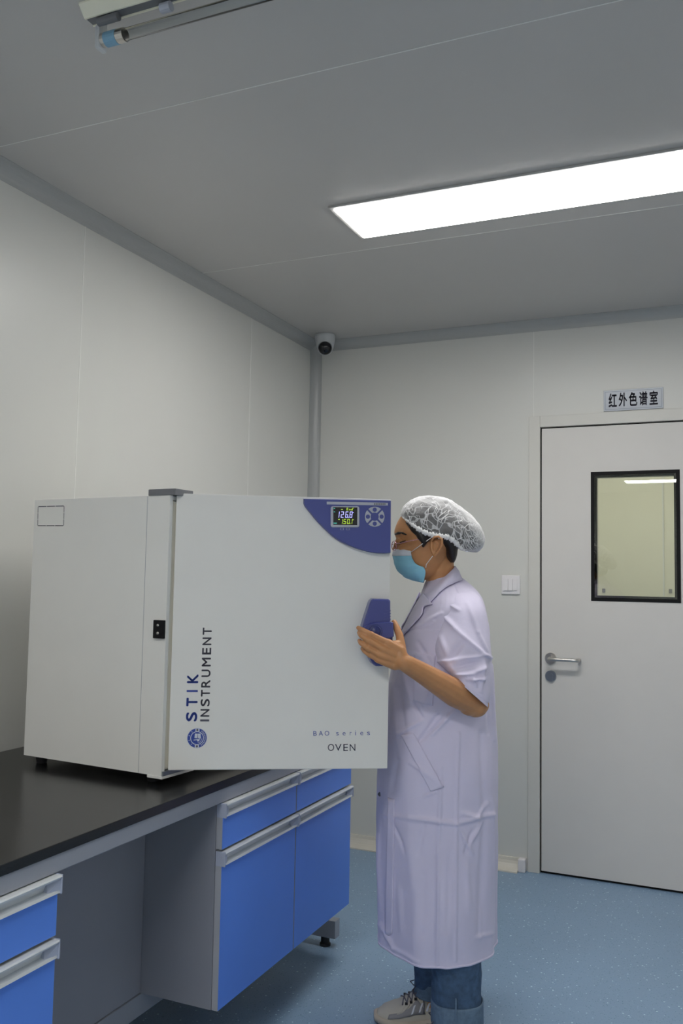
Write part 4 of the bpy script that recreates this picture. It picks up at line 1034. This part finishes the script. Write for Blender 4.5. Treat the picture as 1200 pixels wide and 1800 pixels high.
    for Wl, L in ((WM-.10, [(1400, 735, 838), (1480, 745, 846), (1600, 752, 848), (1700, 757, 845.5), (1740, 758.5, 845), (1775, 760, 846)]), (WM+.10, [(1400, 728, 826), (1480, 728, 822), (1600, 727, 812), (1690, 727, 803), (1722, 727.5, 800), (1742, 731, 799)])):
        r = []
        for k in range(61):
            s = cr(L, k/60); a = (s[2]-s[1])/2*Wl/FPX; rr_ = sect(s[0], s[1], s[2], a*.92, Wl, 56, 2.1)
            for i, p in enumerate(rr_):
                c = (rr_[0]+rr_[28])/2; rr_[i] = p+(p-c).normalized()*(.003*noise.noise(Vector((i/56*6, s[0]*.03, Wl*5)))+.002*noise.noise(Vector((i/56*12, s[0]*.08, Wl*9))))
            r.append(rr_)
        c = sum(r[-1], Vector())/56; r.append([p+(c-p).normalized()*.005 for p in r[-1]]); r.append([p+(c-p).normalized()*.005+Z*.05 for p in r[-2]])
        rings(bm, r, cap=False)
        cuffs.append((Wl, L[-1]))
    jn = link('jeans', bm, M['jean'], e, True)
    for (Wl, l), hgt, skew in zip(cuffs, (42, 26), (6, -5)):
        bm = bmesh.new(); r = []
        y0 = l[0]-20 if Wl < WM else l[0]-22
        for q, (dy, g) in enumerate(((0, .8), (0, 2.6), (4, 3), (hgt-3, 3.2), (hgt, 2.4), (hgt, -1), (hgt-20, -1.5))):
            rr_ = sect(y0+dy, l[1]-g, l[2]+g, ((l[2]-l[1])/2+g)*Wl/FPX*.93, Wl, 56, 2.1)
            for i, p in enumerate(rr_): rr_[i] = p+Z*(.0022*noise.noise(Vector((i/56*9, 1, Wl)))*(1 if q < 3 else 0)-.006*math.cos(2*math.pi*i/56)*0)
            r.append(rr_)
        rings(bm, r, cap=False); link('cuff', bm, M['jeanc'], jn, True)
        bm = bmesh.new(); xm = (l[1]+l[2])/2-2
        pts3 = [pp(xm, y0+k*hgt/6, Wl-((l[2]-l[1])/2+3.2)*Wl/FPX*.93-.0005) for k in range(7)]; tube(bm, pts3, .0028, 6); link('seam', bm, M['jeanc'], jn)
    # ---------------- shoes
    def shoe(toe_px, Wl, label_):
        toe = dep(toe_px, 1800, Wl); o = Vector((toe.x, toe.y, 0)); L = .262
        def f(x, y, z): return o+X*x+Y*y+Z*z        # x from the toe to the heel
        def outline(x):                                 # half width at x
            t = x/L; return .046*(max(0, 1-((t-.30)/.305)**2)**.5 if t < .30 else (1-.16*sm(.3, .65, t)))*(1 if t < .82 else max(.02, 1-((t-.82)/.19)**2)**.5) if 0 <= t <= 1 else 0
        sh = bmesh.new(); r = []
        tp = [(0, .022), (.012, .040), (.035, .054), (.065, .063), (.095, .077), (.125, .093), (.15, .102), (.165, .098), (.19, .082), (.215, .080), (.24, .088), (.255, .080), (.262, .055)]
        n = 28
        for k in range(45):
            t = k/44; x = .001+t*(L-.002); hw = max(.006, outline(x)); zt = None
            for (xa, za), (xb, zb) in zip(tp, tp[1:]):
                if xa <= x <= xb: zt = za+(zb-za)*sm(xa, xb, x)
            r.append([f(x, hw*.98*(abs(math.cos(a))**.8)*(1 if math.cos(a) > 0 else -1), .016+(zt-.016)*max(0, math.sin(a))**.75) for a in [math.pi*i/(n-1) for i in range(n)]]+[f(x, 0, .014)])
        rings(sh, r); s_ = link('shoe', sh, M['shoe'], e, True)
        bm = bmesh.new(); r = []
        for k in range(45):
            t = k/44; x = t*L; hw = max(.004, outline(max(.001, min(L-.001, x)))); lift = .010*sm(.06, 0, x)+.004*sm(.23, .262, x); top = .024+.010*sm(.10, .24, x)+.006*sm(.05, 0, x)
            xx = x-.004*(1-2*t)
            r.append([f(xx, hw*1.06, lift+.001), f(xx, hw*1.13, lift+.010), f(xx, hw*1.10, top), f(xx, hw*.9, top), f(xx, -hw*.9, top), f(xx, -hw*1.10, top), f(xx, -hw*1.13, lift+.010), f(xx, -hw*1.06, lift+.001)])
        rings(bm, r); link('sole', bm, M['sole'], s_, True)
        bm = bmesh.new(); r = []
        for k in range(40):
            t = k/39; x = .002+t*(L-.004); hw = max(.004, outline(x)); lift = .010*sm(.06, 0, x)+.004*sm(.23, .262, x); xx = x-.004*(1-2*t)
            r.append([f(xx, hw*1.04, lift-.0005), f(xx, hw*1.09, lift+.005), f(xx, -hw*1.09, lift+.005), f(xx, -hw*1.04, lift-.0005)])
        rings(bm, r); link('outsole', bm, M['cyl'] if False else M['shoeg'], s_)
        # overlays on both sides
        def surf(x, v, off=.0012):                      # v: 0 bottom..1 top along the side
            hw = max(.006, outline(x)); zt = .05
            for (xa, za), (xb, zb) in zip(tp, tp[1:]):
                if xa <= x <= xb: zt = za+(zb-za)*sm(xa, xb, x)
            a = math.pi/2*v; return hw*.98*math.cos(a)**.8+off, .016+(zt-.016)*math.sin(a)**.75+off*.4
        def ov_(pts, m, nm):
            for sg in (-1,) if True else (1,):
                pass
            for sg in (-1, 1):
                bm = bmesh.new(); nn = 14; g = []
                for k in range(nn+1):
                    a, b = cr(pts[0], k/nn), cr(pts[1], k/nn); row = []
                    for q in range(4):
                        x = a[0]+(b[0]-a[0])*q/3; v = a[1]+(b[1]-a[1])*q/3; yy, zz = surf(x, v, .0022); row.append(bm.verts.new(f(x, sg*yy, zz)))
                    g.append(row)
                for a in range(nn):
                    for b in range(3): bm.faces.new((g[a][b], g[a][b+1], g[a+1][b+1], g[a+1][b]))
                o_ = link(nm, bm, m, s_, True); md = o_.modifiers.new('t', 'SOLIDIFY'); md.thickness = .001; md.offset = 0
        ov_(([(.035, .12), (.07, .14), (.11, .16), (.15, .14)], [(.04, .34), (.075, .36), (.10, .42), (.125, .60)]), M['shoeg'], 'overlay')
        ov_(([(.062, .30), (.085, .34), (.10, .50), (.106, .66)], [(.066, .38), (.080, .42), (.09, .58), (.098, .70)]), M['shoe'], 'overlay')
        for x_ in (.105, .128, .150):
            ov_(([(x_, .20), (x_+.004, .30), (x_+.009, .42)], [(x_+.006, .20), (x_+.010, .30), (x_+.015, .42)]), M['maskw'], 'overlay')
        ov_(([(.175, .10), (.205, .12), (.235, .14), (.255, .2)], [(.18, .42), (.205, .55), (.235, .66), (.252, .7)]), M['shoeg'], 'overlay')
        for q in range(4):
            x_ = .092+q*.014; v = .62
            for sg in (-1, 1):
                yy, zz = surf(x_, v, .003); bm = bmesh.new(); box(bm, (-.004, -.003, -.003), (.004, .003, .003), fr=lambda c, x_=x_, yy=yy, zz=zz, sg=sg: f(x_+c.x, sg*yy+c.y, zz+c.z)); link('eyelet', bm, M['rubber'], s_)
        bm = bmesh.new(); pr = None
        for q in range(5):
            x_ = .080+q*.014
            for sg in (-1, 1):
                y1_, z1_ = surf(x_, .66, .003); x2 = min(x_+.014, .142); y2_, z2_ = surf(x2, .66, .003); ym, zm = surf((x_+x2)/2, 1.0, .006)
                tube(bm, [f(x_, sg*y1_, z1_), f((x_+x2)/2, 0, zm), f(x2, -sg*y2_, z2_)], .0021, 6)
        for sg in (-1, 1):
            tube(bm, [f(.140, 0, .108), f(.122, sg*.020, .118), f(.108, sg*.032, .108), f(.118, sg*.030, .098), f(.140, 0, .106)], .0019, 6)
            tube(bm, [f(.140, 0, .106), f(.142, sg*.034, .100), f(.144, sg*.045, .070), f(.143, sg*.046, .048)], .0018, 6)
        link('laces', bm, M['lace'], s_, True)
        bm = bmesh.new(); rr_ = []
        tube(bm, [f(.150+.045*(1-math.cos(a))+.004, .036*math.sin(a), .098-.016*math.sin(a/2)**2+.006*math.cos(a)*0) for a in [2*math.pi*k/32 for k in range(33)]], .0055, 8); link('shoe_collar', bm, M['lace'], s_, True)
    shoe(659, WM+.10, 'far'); shoe(688, WM-.10, 'near')
person()
